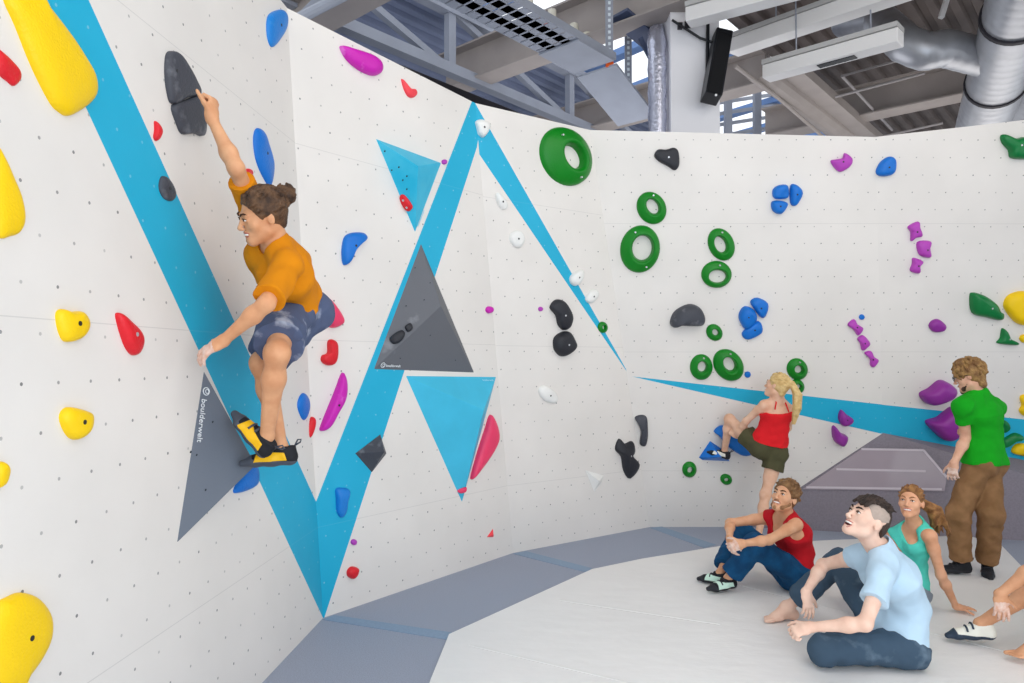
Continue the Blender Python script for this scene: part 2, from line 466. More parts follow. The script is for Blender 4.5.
channel('service_channel', (688, 18), (800, -12), 7.6, 7.0, .2, .16, M_lamp, 'white beam meeting the top of the white column', 'beam')
s = MB(); s.bar(at_depth(941, 18, 7.5), at_depth(951, -14, 7.5), .05, .05); tag(s.build('batten', M_lamp, bevel=.005), 'short white batten beside the elbow of the duct', 'batten')

# ducts
def duct(name, label, pts, r, step=.09, n=28):
    pts = [Vector(p) for p in pts]; e = empty(name, pts[0], label, 'duct'); P = []; R_ = []
    for a, b in zip(pts, pts[1:]):
        k = max(2, int((b - a).length / (step / 2)))
        for i in range(k): P.append(a.lerp(b, i / k)); R_.append(r)
    P.append(pts[-1]); R_.append(r)
    R_ = [r * (1.02 if i % 3 == 0 else 1) for i in range(len(P))]
    s = MB(); s.tube(P, R_, n); s.build('pipe', M_galv, e, smooth=True)
    return e
m0 = at_depth(1045, -75, 5.9); m1 = at_depth(978, 140, 9.8)
e = duct('ventilation_duct', 'thick galvanised ventilation duct running back over the right wall', [m0, m1], .31)
for t in (.30, .62):
    c = m0.lerp(m1, t); d = (m1 - m0).normalized(); s = MB(); s.tube([c - d * .025, c + d * .025], .335, 28); s.build('flange', M_dark, e)
k1 = m0.lerp(m1, .5); k1z = Vector(k1)
b1 = at_depth(925, 52, k1.y - .1); b2 = at_depth(905, 44, k1.y + .0); b3 = at_depth(880, 20, k1.y + .9)
e = duct('branch_duct', 'narrow galvanised duct branching left from the thick one with an elbow', [m0.lerp(m1, .52), at_depth(945, 48, k1.y - .1), b1, b2, b3, at_depth(845, 22, k1.y + 1.6)], .2)
m2 = at_depth(1080, 20, 8.2); m3 = at_depth(1018, 140, 11)
duct('ventilation_duct', 'second galvanised duct half hidden behind the thick one at the right', [m2, m3], .42)
# small conduits
s = MB()
s.tube([at_depth(900, 60, 9.5), at_depth(842, 76, 9.6), at_depth(892, 130, 12)], .02, 8)
s.tube([at_depth(925, 73, 9.5), at_depth(835, 97, 10)], .02, 8); s.tube([at_depth(943, 123, 11), at_depth(880, 137, 11.5)], .02, 8)
tag(s.build('conduit', mat('conduit_grey', '9b9696', .5)), 'thin grey conduits crossing the dark roof', 'conduit')
s = MB(); s.tube([at_depth(735, 66, 8.4), at_depth(775, 95, 9.5), at_depth(822, 136, 11)], .025, 8); s.tube([at_depth(755, 68, 9), at_depth(850, 138, 12)], .16, 12)
tag(s.build('sprinkler_pipe', M_steel), 'brown sprinkler pipe running under the flat ceiling band', 'pipe')
s = MB(); s.tube([at_depth(672, 20, 7.9), at_depth(700, 38, 7.9), at_depth(712, 42, 7.9)], .015, 8); s.tube([at_depth(708, 20, 7.9), at_depth(707, 80, 7.9)], .02, 8); s.tube([at_depth(635, 20, 8.5), at_depth(660, 6, 8.2), at_depth(692, 4, 7.9)], .02, 8)
tag(s.build('cable', M_black), 'black cables clipped around the head of the white column', 'cable')
s = MB(); s.bar(at_depth(618, 14, 8.2), at_depth(655, 45, 8.6), .3, .04); s.bar(at_depth(640, 38, 8.4), at_depth(657, 70, 8.4), .05, .05)
tag(s.build('tray_bracket', mat('dark_bracket', '4b5570', .5)), 'dark slotted bracket tray left of the white column', 'bracket')
s = MB(); s.bar(at_depth(322, -4, 6.6), at_depth(299, 19, 6.5), .07, .07); s.tube([at_depth(345, -5, 6.5), at_depth(296, 20, 6.3)], .05, 10)
tag(s.build('ceiling_pipe', M_steelb), 'pale grey pipe above the top left of the wall', 'pipe')
# bright far windows low between the column and the ceiling band
e = at_depth(768, 115, 13)
s = MB()
for k in range(5): s.bar(at_depth(718, 92 + k * 11, 13), at_depth(835, 74 + k * 11, 15), .06, .06)
for x in (728, 757): s.bar(at_depth(x, 88, 12.5), at_depth(x, 150, 12.5), .12, .12, (0, 1, 0))
tag(s.build('window_2', M_steelb), kind='structure')
# ------------------------------------------------------------ volumes (hollow plywood pyramids screwed to the walls)
def face_plane(a, b, c): return plane3(a, b, c)
VOL = {}
def volume(key, label, pl, base_px, apex_px, height, m, holes=0, colour2=None):
    """base corners on the wall; the apex stands off the wall by `height` along its normal"""
    p0, n = pl
    B = [on_plane(x, y, pl) for x, y in base_px]
    A = on_plane(apex_px[0], apex_px[1], (p0 + n * height, n))
    s = MB(); k = len(B); vs = B + [A]
    cen = sum(B, Vector()) / k
    fs = []
    for i in range(k):
        a, b = i, (i + 1) % k
        nn = (vs[b] - vs[a]).cross(A - vs[a])
        fs.append((a, b, k) if nn.dot((vs[a] + vs[b]) / 2 - cen + n * .01) > 0 else (b, a, k))
    s.add(vs, fs, 0); s.add([b - n * .002 for b in B], [tuple(range(k))], 0)
    o = s.build('wall_volume', m, bevel=.004)
    tag(o, label, 'climbing volume')
    VOL[key] = (o, B, A, [face_plane(B[i], B[(i + 1) % k], A) for i in range(k)])
    return o
def chalked(name, col, chalk, thr=.6, sc=5, **k): return mat(name, col, .6, col2=chalk, thr=thr, vscale=sc, bump=.15, bscale=90, **k)
M_vgrey = chalked('grey_volume_paint', '6c7480', '87909b', .6, 3)
M_vgrey2 = chalked('charcoal_volume_paint', '66686e', '8d8f94', .64, 5)
M_vcyan = mat('cyan_volume_paint', '1fb6dc', .5, vary=.12, vscale=4, col2='48c4e4', bump=.1, bscale=80)
M_vcyan2 = mat('pale_cyan_volume_paint', '42bfe2', .5, vary=.1, vscale=4, bump=.1, bscale=80)
volume('g1', 'slate grey triangular volume under the leading climber, lettered down its long edge', plA, [(204, 371), (177, 543), (236, 470)], (256, 465), .13, M_vgrey)
volume('c1', 'cyan pyramid volume with a red grip, left of the painted peak', plB, [(376, 139), (441, 163), (415, 232)], (418, 166), .2, M_vcyan)
volume('g2', 'charcoal triangular volume standing above the pale cyan one, chalk marks on it', plB, [(421, 244), (374, 369), (474, 372.5)], (441, 306), .16, M_vgrey2)
volume('c2', 'pale cyan volume pointing down, below the charcoal triangle', plB, [(406, 376), (496, 377), (462, 502)], (484, 410), .16, M_vcyan2)

def writing(txt, o_parent, pl, p_px, dir_px, size, m):
    """raised painted lettering lying on a face"""
    p0, n = pl
    a = on_plane(*p_px, pl); b = on_plane(*dir_px, pl)
    x = (b - a).normalized(); z = n; y = z.cross(x)
    cu = bpy.data.curves.new('lettering', 'FONT'); cu.body = txt; cu.size = size; cu.extrude = .001; cu.align_y = 'CENTER'
    cu.materials.append(m)
    tmp = bpy.data.objects.new('lettering', cu); COL.objects.link(tmp); bpy.context.view_layer.update()
    me = bpy.data.meshes.new_from_object(tmp.evaluated_get(bpy.context.evaluated_depsgraph_get())); bpy.data.objects.remove(tmp)
    me.materials.clear(); me.materials.append(m)
    o = bpy.data.objects.new('lettering', me); COL.objects.link(o); o.parent = o_parent
    R = Matrix((x, y, z)).transposed().to_4x4()
    o.matrix_local = Matrix.Translation(a + n * .006 - Vector(o_parent.location)) @ R
    return o
def ringmark(o_parent, pl, px, r, m):
    p0, n = pl; c = on_plane(*px, pl) + n * .006; u = n.orthogonal().normalized(); v = n.cross(u)
    s = MB(); s.tube([c + (u * math.cos(t * math.pi / 12) + v * math.sin(t * math.pi / 12)) * r for t in range(24)], r * .13, 6, closed=True)
    c2 = c + u * r * .2 - v * r * .25; s.tube([c2 + (u * math.cos(t * math.pi / 6) + v * math.sin(t * math.pi / 6)) * r * .55 for t in range(12)], r * .1, 6, closed=True)
    s.build('logo', m, o_parent)
M_txt = mat('white_print', 'e8ecef', .5)
M_txtb = mat('pale_print', 'a5e4f5', .5)
g1f = face_plane(VOL['g1'][1][0], VOL['g1'][1][1], VOL['g1'][2])
writing('boulderwelt', VOL['g1'][0], g1f, (203.2, 399), (199.3, 433), .04, M_txt); ringmark(VOL['g1'][0], g1f, (205.3, 391.5), .017, M_txt)
g2f = face_plane(VOL['g2'][1][1], VOL['g2'][1][2], VOL['g2'][2])
writing('boulderwelt', VOL['g2'][0], g2f, (385.5, 365.4), (399, 365.9), .028, M_txt); ringmark(VOL['g2'][0], g2f, (382.6, 364.8), .018, M_txt)
c2f = face_plane(VOL['c2'][1][0], VOL['c2'][1][1], VOL['c2'][2])
writing('boulderwelt', VOL['c2'][0], c2f, (482, 380.4), (494, 380.6), .028, M_txtb)
c1f = face_plane(VOL['c1'][1][1], VOL['c1'][1][2], VOL['c1'][2])
writing('boulderwelt', VOL['c1'][0], c1f, (417, 226), (424, 209), .03, M_txtb)
def chalk_spots(key, face, pts, m):
    o, B, A, fp = VOL[key]; n = fp[face][1]
    for x, y, r in pts:
        s = MB(); c = on_plane(x, y, fp[face]) + n * .0045
        R = Matrix((n.orthogonal().normalized(), n.cross(n.orthogonal().normalized()), n)).transposed()
        s.sphere(c, (r, r * .7, .001), 7, 4, R); s.build('screw_hole', m, o)
M_hole = mat('screw_hole', '2b3138', .8)
chalk_spots('g2', 0, [(415, 268, .006), (430, 283, .005), (406, 306, .006), (424, 300, .006)], M_hole)
chalk_spots('g2', 1, [(400, 358, .006), (430, 335, .006), (455, 360, .006)], M_hole)
chalk_spots('c1', 2, [(385, 151, .008), (399, 167, .008), (407, 176, .008), (403, 180, .008), (407, 189, .008), (392, 170, .007)], M_hole)
chalk_spots('g1', 0, [(199, 378, .006), (190, 452, .007), (196, 455, .006), (212, 422, .006), (205, 490, .006)], M_hole)

# ------------------------------------------------------------ climbing holds
HC = dict(yellow=mat('yellow_resin', 'fbd004', .45, bump=.25, bscale=120, vary=.05, vscale=4), red=mat('red_resin', 'e01f2b', .4, bump=.3, bscale=90, vary=.1, vscale=14),
          blue=mat('blue_resin', '0d72cf', .4, bump=.3, bscale=90, vary=.1, vscale=10), green=mat('green_resin', '04801a', .38, bump=.2, bscale=90, vary=.06, vscale=8),
          dgreen=mat('dark_green_resin', '0b7a3c', .32, bump=.2, bscale=90, vary=.1, vscale=10),
          black=mat('black_resin', '2a2b31', .5, bump=.3, bscale=80, col2='55555c', thr=.62, vscale=9), charcoal=mat('charcoal_resin', '44464e', .5, bump=.3, bscale=80, col2='66686f', thr=.55, vscale=12),
          magenta=mat('magenta_resin', 'cb1fb0', .4, bump=.3, bscale=80, col2='dd6ccb', thr=.6, vscale=12), purple=mat('purple_resin', '93329a', .35, bump=.2, bscale=80, vary=.1, vscale=8),
          pink=mat('pink_resin', 'f0406b', .42, bump=.2, bscale=80, vary=.07, vscale=8), coral=mat('coral_resin', 'f2454f', .4, bump=.2, bscale=80),
          white=mat('white_resin', 'efeeea', .45, bump=.4, bscale=60, vary=.04, vscale=9), violet=mat('violet_resin', 'b845b8', .4, bump=.2, bscale=80, vary=.1, vscale=8),
          lblue=mat('light_blue_resin', '1b7fd2', .4, bump=.3, bscale=90, col2='4d9edb', thr=.6, vscale=12))
M_bolt = mat('bolt_steel', '3a3a3c', .35, metal=.6)
M_boltl = mat('bolt_bright', 'c9c9cc', .3, metal=.5)
def smooth_loop(P, sub=4, sharp=False):
    k = len(P); out = []
    for i in range(k):
        p0, p1, p2, p3 = P[i - 1], P[i], P[(i + 1) % k], P[(i + 2) % k]
        for j in range(sub):
            t = j / sub
            if sharp: out.append(p1.lerp(p2, t))
            else: out.append(.5 * ((2 * p1) + (p2 - p0) * t + (2 * p0 - 5 * p1 + 4 * p2 - p3) * t * t + (3 * p1 - p0 - 3 * p2 + p3) * t ** 3))
    return out
HOLDS = []
def hold(label, colour, fac, pts, h=.05, bolts=1, sharp=False, lump=.12, group=None, power=.8, cat='climbing hold', name='climbing_hold', pln=None, peak=None):
    pl = pln or PL[fac]; n = pl[1]
    P = smooth_loop([on_plane(x, y, pl) for x, y in pts], 4, sharp)
    c = sum(P, Vector()) / len(P)
    if peak: c = on_plane(*peak, pl)
    size = max((p - c).length for p in P)
    rings = [(1, -.004), (1, .004)]
    NR = 7
    for i in range(1, NR):
        a = i / NR * math.pi / 2
        rings.append((math.cos(a) ** .62, h * math.sin(a) ** power)) if not sharp else rings.append((1 - i / NR, h * i / NR))
    vs = []; k = len(P); seed = random.random() * 50
    for q, (r, z) in enumerate(rings):
        for p in P:
            v = c + (p - c) * r
            zz = z
            if q > 1 and not sharp: zz = z * (1 + lump * 2 * mnoise.noise(v * (1.2 / size) + Vector((seed, 0, 0))))
            vs.append(v + n * zz)
    vs.append(c + n * h); fs = []
    nn = Vector((0, 0, 0))
    for i in range(k): nn += (P[i] - c).cross(P[(i + 1) % k] - c)
    fl_ = nn.dot(n) < 0
    for q in range(len(rings) - 1):
        for j in range(k):
            f = (q * k + j, q * k + (j + 1) % k, (q + 1) * k + (j + 1) % k, (q + 1) * k + j); fs.append(f[::-1] if fl_ else f)
    for j in range(k):
        f = ((len(rings) - 1) * k + j, (len(rings) - 1) * k + (j + 1) % k, len(vs) - 1); fs.append(f[::-1] if fl_ else f)
    o = link_mesh(name, vs, fs, HC[colour] if isinstance(colour, str) else colour, None, not sharp)
    tag(o, label, cat, group)
    HOLDS.append(o)
    bl = M_boltl if colour in ('black', 'green', 'dgreen', 'red') else M_bolt
    if bolts and size > .05:
        for b in range(bolts):
            off = Vector((0, 0, 0))
            if bolts > 1:
                far = max(P, key=lambda p: (p - c).length); off = (far - c) * (.45 * (1 if b else -.8))
            bc = c + off + n * (h * (1 if not off.length else .93))
            s = MB(); s.tube([bc - n * .02, bc + n * .001], .0085, 10); s.build('bolt', bl, o)
    return o
def ring(label, fac, co, ao, bo, ang, ci, ai, bi, angi, h=.05, colour='green', group=None):
    pl = PL[fac]; n = pl[1]; K = 40
    def E(c, a, b, g):
        g = math.radians(g)
        return [on_plane(c[0] + a * math.cos(t) * math.cos(g) - b * math.sin(t) * math.sin(g), c[1] + a * math.cos(t) * math.sin(g) + b * math.sin(t) * math.cos(g), pl) for t in [2 * math.pi * (i) / K - math.radians(0) - g for i in range(K)]]
    O = E(co, ao, bo, ang); I = E(ci, ai, bi, angi); NR = 14; vs = []
    for q in range(NR + 1):
        a = q / NR; z = h * ((a / .72) ** .55 if a < .72 else max(0, 1 - ((a - .72) / .28) ** 2.2))
        for p_, i_ in zip(O, I): vs.append(p_.lerp(i_, a) + n * (z + (.004 if 0 < q < NR else -.004)))
    fs = []; c = sum(O, Vector()) / K
    fl_ = (O[0] - c).cross(O[1] - c).dot(n) < 0
    for q in range(NR):
        for j in range(K):
            f = (q * K + j, q * K + (j + 1) % K, (q + 1) * K + (j + 1) % K, (q + 1) * K + j); fs.append(f[::-1] if fl_ else f)
    o = link_mesh('ring_hold', vs, fs, HC[colour], None, True); tag(o, label, 'climbing hold', group); HOLDS.append(o)
    if ao > 9:
        for t in (8, 27) if ao > 20 else (31,):
            bc = O[t].lerp(I[t], .42) + n * h; s = MB(); s.tube([bc - n * .02, bc + n * .003], .008, 10); s.build('bolt', M_boltl, o)
    return o
def dot(label, colour, fac, x, y, r, h=.02, group=None):
    return hold(label, colour, fac, [(x + r * math.cos(t), y + r * math.sin(t)) for t in [k * math.pi / 4 for k in range(8)]], h, 0, group=group)

H = hold
H('huge yellow elongated sloper at the top left over the blue band', 'yellow', 'A', [(5, -12), (3, 0), (14, 25), (27, 58), (38, 82), (50, 104), (58, 112), (66, 116), (76, 112), (88, 103), (94, 93), (92, 76), (82, 58), (69, 38), (54, 18), (40, 0), (30, -15)], .045, 0, lump=.03)
H('red hold cut by the left frame edge near the huge yellow sloper', 'red', 'A', [(-2, 50), (8, 59), (17, 70), (19, 79), (13, 86), (7, 82), (-1, 75), (-8, 62), (-7, 48)], .02, bolts=0)
H('tapered upper black hold of the leading climber\'s top grip', 'charcoal', 'A', [(169, 51), (177, 54), (186, 67), (193, 80), (198, 94), (185, 98), (171, 104), (166, 91), (164, 72), (165, 56)], .035, 2, lump=.0, power=.5)
H('lower charcoal block gripped by the leading climber\'s raised hand', 'charcoal', 'A', [(171, 105.5), (185, 99.5), (198, 96), (201, 110), (203, 125), (201, 136), (193, 133.5), (181, 134), (175, 122)], .035, 2, lump=.0, power=.5)
H('tiny red crescent hold just below left of the black two-part grip', 'red', 'A', [(154, 121), (158, 125), (160, 132), (158, 139), (155, 141), (153, 137), (154, 130)], .02, 0)
H('small charcoal oval hold inside the painted blue band', 'charcoal', 'A', [(161, 176.5), (158.5, 184), (159.5, 192), (164, 199), (171, 201), (174.5, 195), (171, 184), (166, 177.5)], .02)
H('blue teardrop hold above the leading climber\'s hair bun', 'blue', 'A', [(257, 128), (262, 131.5), (266, 142), (271, 157), (273, 169.5), (269.5, 186), (263, 178), (256, 162), (253, 145), (253.7, 132.5)], .03)
dot('small red knob behind the leading climber\'s raised arm', 'red', 'A', 247, 173, 4.5)
H('light blue hold at the very top edge of the left wall', 'lblue', 'A', [(277, 10), (283, 10.5), (286.5, 16), (286, 25), (281, 36), (272.5, 47), (268, 42), (266, 28), (268, 15)], .03)
H('magenta wedge hold just under the wall\'s top rim', 'magenta', 'B', [(339.7, 46), (352, 49), (369.6, 55), (379, 61.5), (381.5, 68.5), (379, 74), (372, 76), (361, 72), (349.7, 64), (342.5, 55)], .06, 0)
H('small coral hooked hold near the wall\'s top rim', 'coral', 'B', [(401, 79), (404.5, 83.5), (409.5, 89), (415, 90), (416.4, 94.6), (412, 98), (407, 96), (403, 88)], .03, 0)
H('white hold on the tip of the painted blue peak', 'white', 'C', [(474.7, 122), (481, 119.5), (489, 124.5), (488, 130.7), (483, 137.5), (478, 134.5), (476, 128)], .05)
H('blue kidney-shaped hold between the climber and the charcoal triangle', 'blue', 'B', [(345, 235.7), (353, 232.5), (363, 233), (366, 238), (359.8, 243.6), (353, 251.6), (348, 263), (343, 264.7), (341.2, 255.5), (342, 243.6)], .05, 1)
dot('tiny violet knob at the right tip of the cyan pyramid', 'violet', 'B', 444, 162, 2.6)
c1p = face_plane(VOL['c1'][1][0], VOL['c1'][1][2], VOL['c1'][2])
H('red pill-shaped grip on the cyan pyramid volume', 'red', None, [(400, 196), (404.6, 195), (412.5, 205.4), (411, 210), (407, 210.7), (401, 203)], .025, 2, pln=c1p)
H('small white hold left of the thin blue band, highest of them', 'white', 'C', [(495, 195), (498, 193), (506, 203), (506, 209), (501, 209.4), (497, 203)], .04)
H('round white hold halfway down the blue band\'s left side', 'white', 'C', [(510, 234), (516, 230.5), (522, 233), (524, 241), (519, 248), (513, 246), (509.5, 240)], .04)
H('white hold touching the blue band low on its left edge', 'white', 'C', [(570, 276), (578, 270), (583, 271), (581, 280), (575, 286), (570, 282.6)], .05)
H('white hold right of the blue band above the black pair', 'white', 'C', [(585, 299), (588.6, 291.5), (595, 289), (598, 294.5), (593, 302), (588, 303)], .04)
H('faint white oblong hold in the middle of the white wall', 'white', 'C', [(538, 389.5), (545, 385.6), (555, 392.7), (557, 400.8), (551.5, 403), (542, 399)], .04)
H('white pointed triangular hold low on the wall left of the jagged black hold', 'white', 'C', [(585, 470), (603.7, 475.5), (601.4, 483), (594, 491.6)], .05, 0, sharp=True)
ring('largest green ring, high under the rim beside the blue band', 'C', (565, 156.5), 31, 24.5, 62, (570.9, 157.2), 12, 7, 62, .09)
ring('small green ring above the big ring right of the painted peak', 'D', (651.5, 208), 17, 14.5, 60, (652.3, 206.5), 7.5, 5, 60, .05)
ring('big green ring below the small one on the left of the back wall', 'D', (640, 249), 24, 20, 100, (642, 247.8), 12, 9.5, 95, .07)
ring('green oval ring on top of another in the upper pair', 'D', (721.2, 244.4), 17, 13, 65, (719.7, 244.4), 8, 5, 65, .05)
ring('green ring directly below the oval one in the upper pair', 'D', (716.3, 274.3), 15.3, 13.7, 0, (717, 276.3), 8.4, 6, 0, .05)
ring('small green ring right of the charcoal bean hold', 'D', (714.2, 332.4), 9, 7.8, 50, (714.8, 332), 3.2, 2.4, 50, .04)
ring('green ring left of the big tilted ring, side by side', 'D', (701.2, 367), 13, 11.5, 90, (701.5, 366.3), 5, 3.8, 90, .05)
ring('big tilted green ring touching the one on its left', 'D', (728.3, 365), 17.5, 14, 50, (728.6, 363.5), 7, 4.8, 60, .06)
ring('green ring just right of the climbing woman\'s head', 'D', (797, 369), 11.2, 10.4, 60, (797.5, 369), 3.8, 3.2, 60, .05)
ring('small green ring half hidden behind the climbing woman\'s ponytail', 'D', (797.5, 386), 7.5, 6.5, 60, (797.5, 386), 2.4, 2, 60, .04)
ring('small green ring at the lower left of the woman\'s blue foothold', 'D', (689.3, 469.3), 8, 7.3, 90, (689.5, 469.3), 3, 2.2, 90, .04)
ring('tiny green ring low on the wall under the woman\'s foot', 'D', (726, 479.2), 6.2, 5.3, 30, (726, 479.2), 2, 1.6, 30, .03)
ring('tiny green ring on the thin blue band', 'C', (602.4, 327.3), 5.8, 4.8, 80, (602.4, 327.3), 2, 1.3, 80, .03)
H('black boomerang-like hold at the top of the back wall', 'black', 'D', [(654, 155.5), (658, 149.5), (666, 149.5), (674, 147.7), (678.4, 152), (679, 165), (674.5, 170.3), (667, 166), (658, 161)], .05, 1)
H('upper black hold of the stacked pair', 'black', 'C', [(549.3, 307.4), (554.8, 299.8), (562.8, 301.5), (571, 315.4), (569, 326.7), (562.8, 330), (557.5, 325), (555, 315.4)], .08, 1)
H('lower round black hold of the stacked pair', 'black', 'C', [(553.5, 338), (561, 332), (568.5, 332), (574.5, 342.8), (573, 349), (566, 355), (559.6, 356), (553.5, 349)], .08, 1)
H('narrow charcoal hold above right of the jagged black one', 'charcoal', 'D', [(634.6, 417.5), (640, 414.8), (646.2, 416.4), (647.6, 425), (647.6, 437.8), (645, 446), (639.5, 443.5), (640.7, 431.4), (637.5, 423)], .05, 1)
H('jagged black hold low on the wall left of the seated man in red', 'black', 'C', [(618.5, 438.5), (624, 443.5), (631.5, 441), (633.8, 450), (630.4, 455.5), (637.3, 465), (629.3, 478.5), (622.9, 470), (620.5, 456.5), (614.8, 449)], .07, 1, lump=.3)
H('large charcoal bean hold above the row of green rings', 'charcoal', 'D', [(669.7, 321.9), (674.5, 311), (688, 304), (699, 307), (704.4, 317), (702, 324.5), (690.6, 325.5), (679.3, 325), (672.9, 327)], .12, 0, lump=.06)
H('upper left blue nugget of the cluster under the pink hold', 'blue', 'D', [(772.4, 190), (778, 185.4), (786.8, 185.4), (788, 196.6), (781.5, 199.2), (773.4, 197.8)], .06, 0, sharp=False)
H('upper right blue nugget of the cluster under the pink hold', 'blue', 'D', [(790, 185.6), (796.8, 185.3), (802.2, 193.4), (795.8, 205.4), (790, 203)], .06, 1)
H('lowest blue nugget of the cluster under the pink hold', 'blue', 'D', [(771.3, 202), (779.4, 200.5), (787.5, 204), (780.8, 214), (772.4, 210.8)], .06, 1)
H('topmost blue nugget of the cluster above the big tilted ring', 'blue', 'D', [(750, 301.5), (757, 297.5), (767.5, 303.2), (765.6, 315), (761, 317.6), (754.5, 310)], .06, 1)
H('middle blue nugget of the cluster above the big tilted ring', 'blue', 'D', [(739.3, 312), (744.6, 306), (753.6, 309.6), (756.4, 320), (746, 329.5), (739, 320)], .07, 1)
H('lowest blue nugget of the cluster above the big tilted ring', 'blue', 'D', [(741.6, 333), (750, 324.5), (757, 320.8), (761.2, 324), (761, 333), (747, 339.6)], .06, 1)
dot('tiny blue knob right of the big tilted ring', 'blue', 'D', 747.5, 374.5, 3.2)
dot('tiny blue knob above the chain of violet holds', 'blue', 'D', 861.6, 317, 2.8)
H('pink-violet shell hold near the rim of the back wall', 'violet', 'D', [(830.3, 161), (835.4, 159.4), (842, 158), (844.5, 153), (851.8, 158.6), (850, 166), (840.3, 172), (834, 167.8)], .05, 1)
H('blue faceted hold at the corner rim of the right wall', 'blue', 'E', [(875.5, 171.4), (880, 162), (888.8, 156.5), (895, 160), (894.2, 171.4), (888.8, 175.8), (879, 176)], .06, 1)
g_ = None
H('topmost violet block of the chain on the right wall', 'violet', 'E', [(907.5, 226.5), (917.5, 221.4), (919, 227), (921.6, 236), (915, 238), (910.3, 241), (910, 232)], .05, 1)
H('middle violet block of the chain on the right wall', 'violet', 'E', [(916.8, 242), (929.5, 241), (929, 248), (930.2, 256.8), (924.4, 257.3), (918, 253.5)], .05, 1)
H('lowest violet block of the chain on the right wall', 'violet', 'E', [(912.8, 257.6), (922.6, 261.4), (919, 266.4), (918.6, 273.4), (909.8, 270.8), (911.6, 263.8)], .05, 1)
H('green hold at the top right frame edge under the rim', 'dgreen', 'E', [(999.8, 137), (1003.6, 134.3), (1014, 138.5), (1024, 137), (1036, 141), (1036, 158), (1024, 159.4), (1010, 158), (1007.5, 150.3), (1001.8, 143.7)], .08, 1)
H('topmost violet bone hold above the blue band near the corner', 'violet', 'D', [(847.3, 324.6), (853.5, 319), (857, 324), (863, 328.6), (857.8, 335.4), (853.4, 330)], .04, 1)
H('middle violet bone hold above the blue band near the corner', 'violet', 'D', [(857.2, 338.5), (862.8, 335), (869.6, 342.7), (867, 347.2), (861.8, 350.4), (859.7, 343.3)], .04, 1)
H('lowest violet bone hold above the blue band near the corner', 'violet', 'D', [(864, 352.8), (870.5, 350.8), (873.5, 356.4), (878.3, 360.4), (873.7, 367), (869.8, 365), (869.5, 359)], .04, 1)
H('purple oval hold on the right wall left of the dark green ones', 'purple', 'E', [(928.5, 324.8), (931.5, 320.4), (938, 319), (945, 325.3), (943, 330.8), (934, 332), (929.6, 328.8)], .05, 0)
H('dark green wedge hold between the oval purple and the big yellow', 'dgreen', 'E', [(969.2, 296), (972.5, 292.3), (983, 295.3), (994.3, 303.7), (998.4, 311.6), (1002, 314.5), (999.5, 320), (985.5, 317.3), (971.3, 312.6)], .09, 1)
H('dark green three-pointed hold under the green wedge', 'dgreen', 'E', [(1001.3, 328.3), (1005, 330.5), (1008.7, 338.5), (1017.5, 342.9), (1014, 345), (996.6, 343), (999.3, 338)], .06, 1)
H('big yellow pocketed hold at the right frame edge', 'yellow', 'E', [(1003, 303.7), (1008, 295), (1021, 290.8), (1033, 294), (1040, 306), (1034, 321), (1024, 325), (1014.5, 322), (1005.5, 311.6)], .09, 1)
H('small yellow hold at the right frame edge under the big one', 'yellow', 'E', [(1019, 338), (1022, 334.5), (1029, 335), (1030, 341), (1022, 342.5)], .04, 0)
H('yellow two-lobed hold at the right frame edge beside the green shirt', 'yellow', 'E', [(1019.5, 399), (1021, 395), (1029, 395), (1032, 404), (1030, 416), (1022, 415), (1018.5, 410), (1021, 405)], .05, 1)
H('yellow hold low on the blue band behind the man in green', 'yellow', 'E', [(1011, 452), (1014, 445), (1021, 443), (1031, 446), (1030, 456), (1020, 455)], .06, 1)
H('upper large purple hold left of the standing man\'s shoulder', 'purple', 'E', [(918.8, 393), (927.5, 388), (938, 380), (947, 382), (954, 389.4), (948.6, 398), (931.5, 404), (922.5, 401)], .14, 0, lump=.05)
H('lower large purple hold at the standing man\'s elbow', 'purple', 'E', [(924.6, 421), (935.4, 417), (943.3, 411), (951.2, 406.5), (959, 414.4), (958, 427.6), (953.9, 437.5), (943.3, 439.5), (933, 431.6)], .14, 0, lump=.05)
H('purple hold on the blue band near the corner', 'purple', 'D', [(837.7, 417.3), (840.5, 409.5), (846, 414), (852.1, 418.4), (849.8, 423.4), (841.9, 425.4)], .07, 1)
H('purple crescent hold just under the blue band near the corner', 'purple', 'D', [(831.4, 428), (834, 425.4), (839.2, 431.8), (846.3, 435.5), (844.5, 443), (840.5, 445.6), (833, 439.5)], .09, 0)
H('dark green curled hold on the blue band right of the man in green', 'dgreen', 'E', [(1001.5, 440), (1007, 436), (1014.5, 432.5), (1022, 435.5), (1021.5, 439), (1014.5, 440.3), (1006, 446), (1001, 447)], .06, 0)
H('small dark green knob at the green shirt\'s right hem', 'dgreen', 'E', [(1001, 420), (1007, 422), (1008.5, 429), (1002, 432)], .05, 0)
H('yellow tongue-shaped hold at the left frame edge', 'yellow', 'A', [(-8, 145), (1, 155), (9.7, 175), (18.5, 197), (22.5, 219.8), (18.5, 232), (9.7, 236), (-4, 235), (-12, 190)], .025, 0, lump=.04)
H('yellow heart-like hold beside the lone red wedge', 'yellow', 'A', [(55, 314.8), (59.6, 309), (69.2, 311.6), (80, 311.8), (86.6, 321.3), (84, 332.6), (75.7, 340), (63.5, 341.5), (57.5, 331)], .035, 1)
H('red wedge hold left of the painted band', 'red', 'A', [(115, 317), (118.5, 313), (128, 321.3), (136.5, 331), (140, 342), (137, 353.5), (130, 354.5), (122.5, 343)], .035, 1)
H('yellow rounded hold left of the slate volume', 'yellow', 'A', [(58.6, 417.9), (65.3, 407.3), (82, 410.4), (89.5, 415.4), (87, 430.5), (75.4, 439.7), (65.5, 435)], .035, 1)
H('sliver of a yellow hold at the left frame edge at mid height', 'yellow', 'A', [(-3, 461), (3, 466), (4.5, 474), (0, 486), (-8, 487), (-10, 466)], .03, 0)
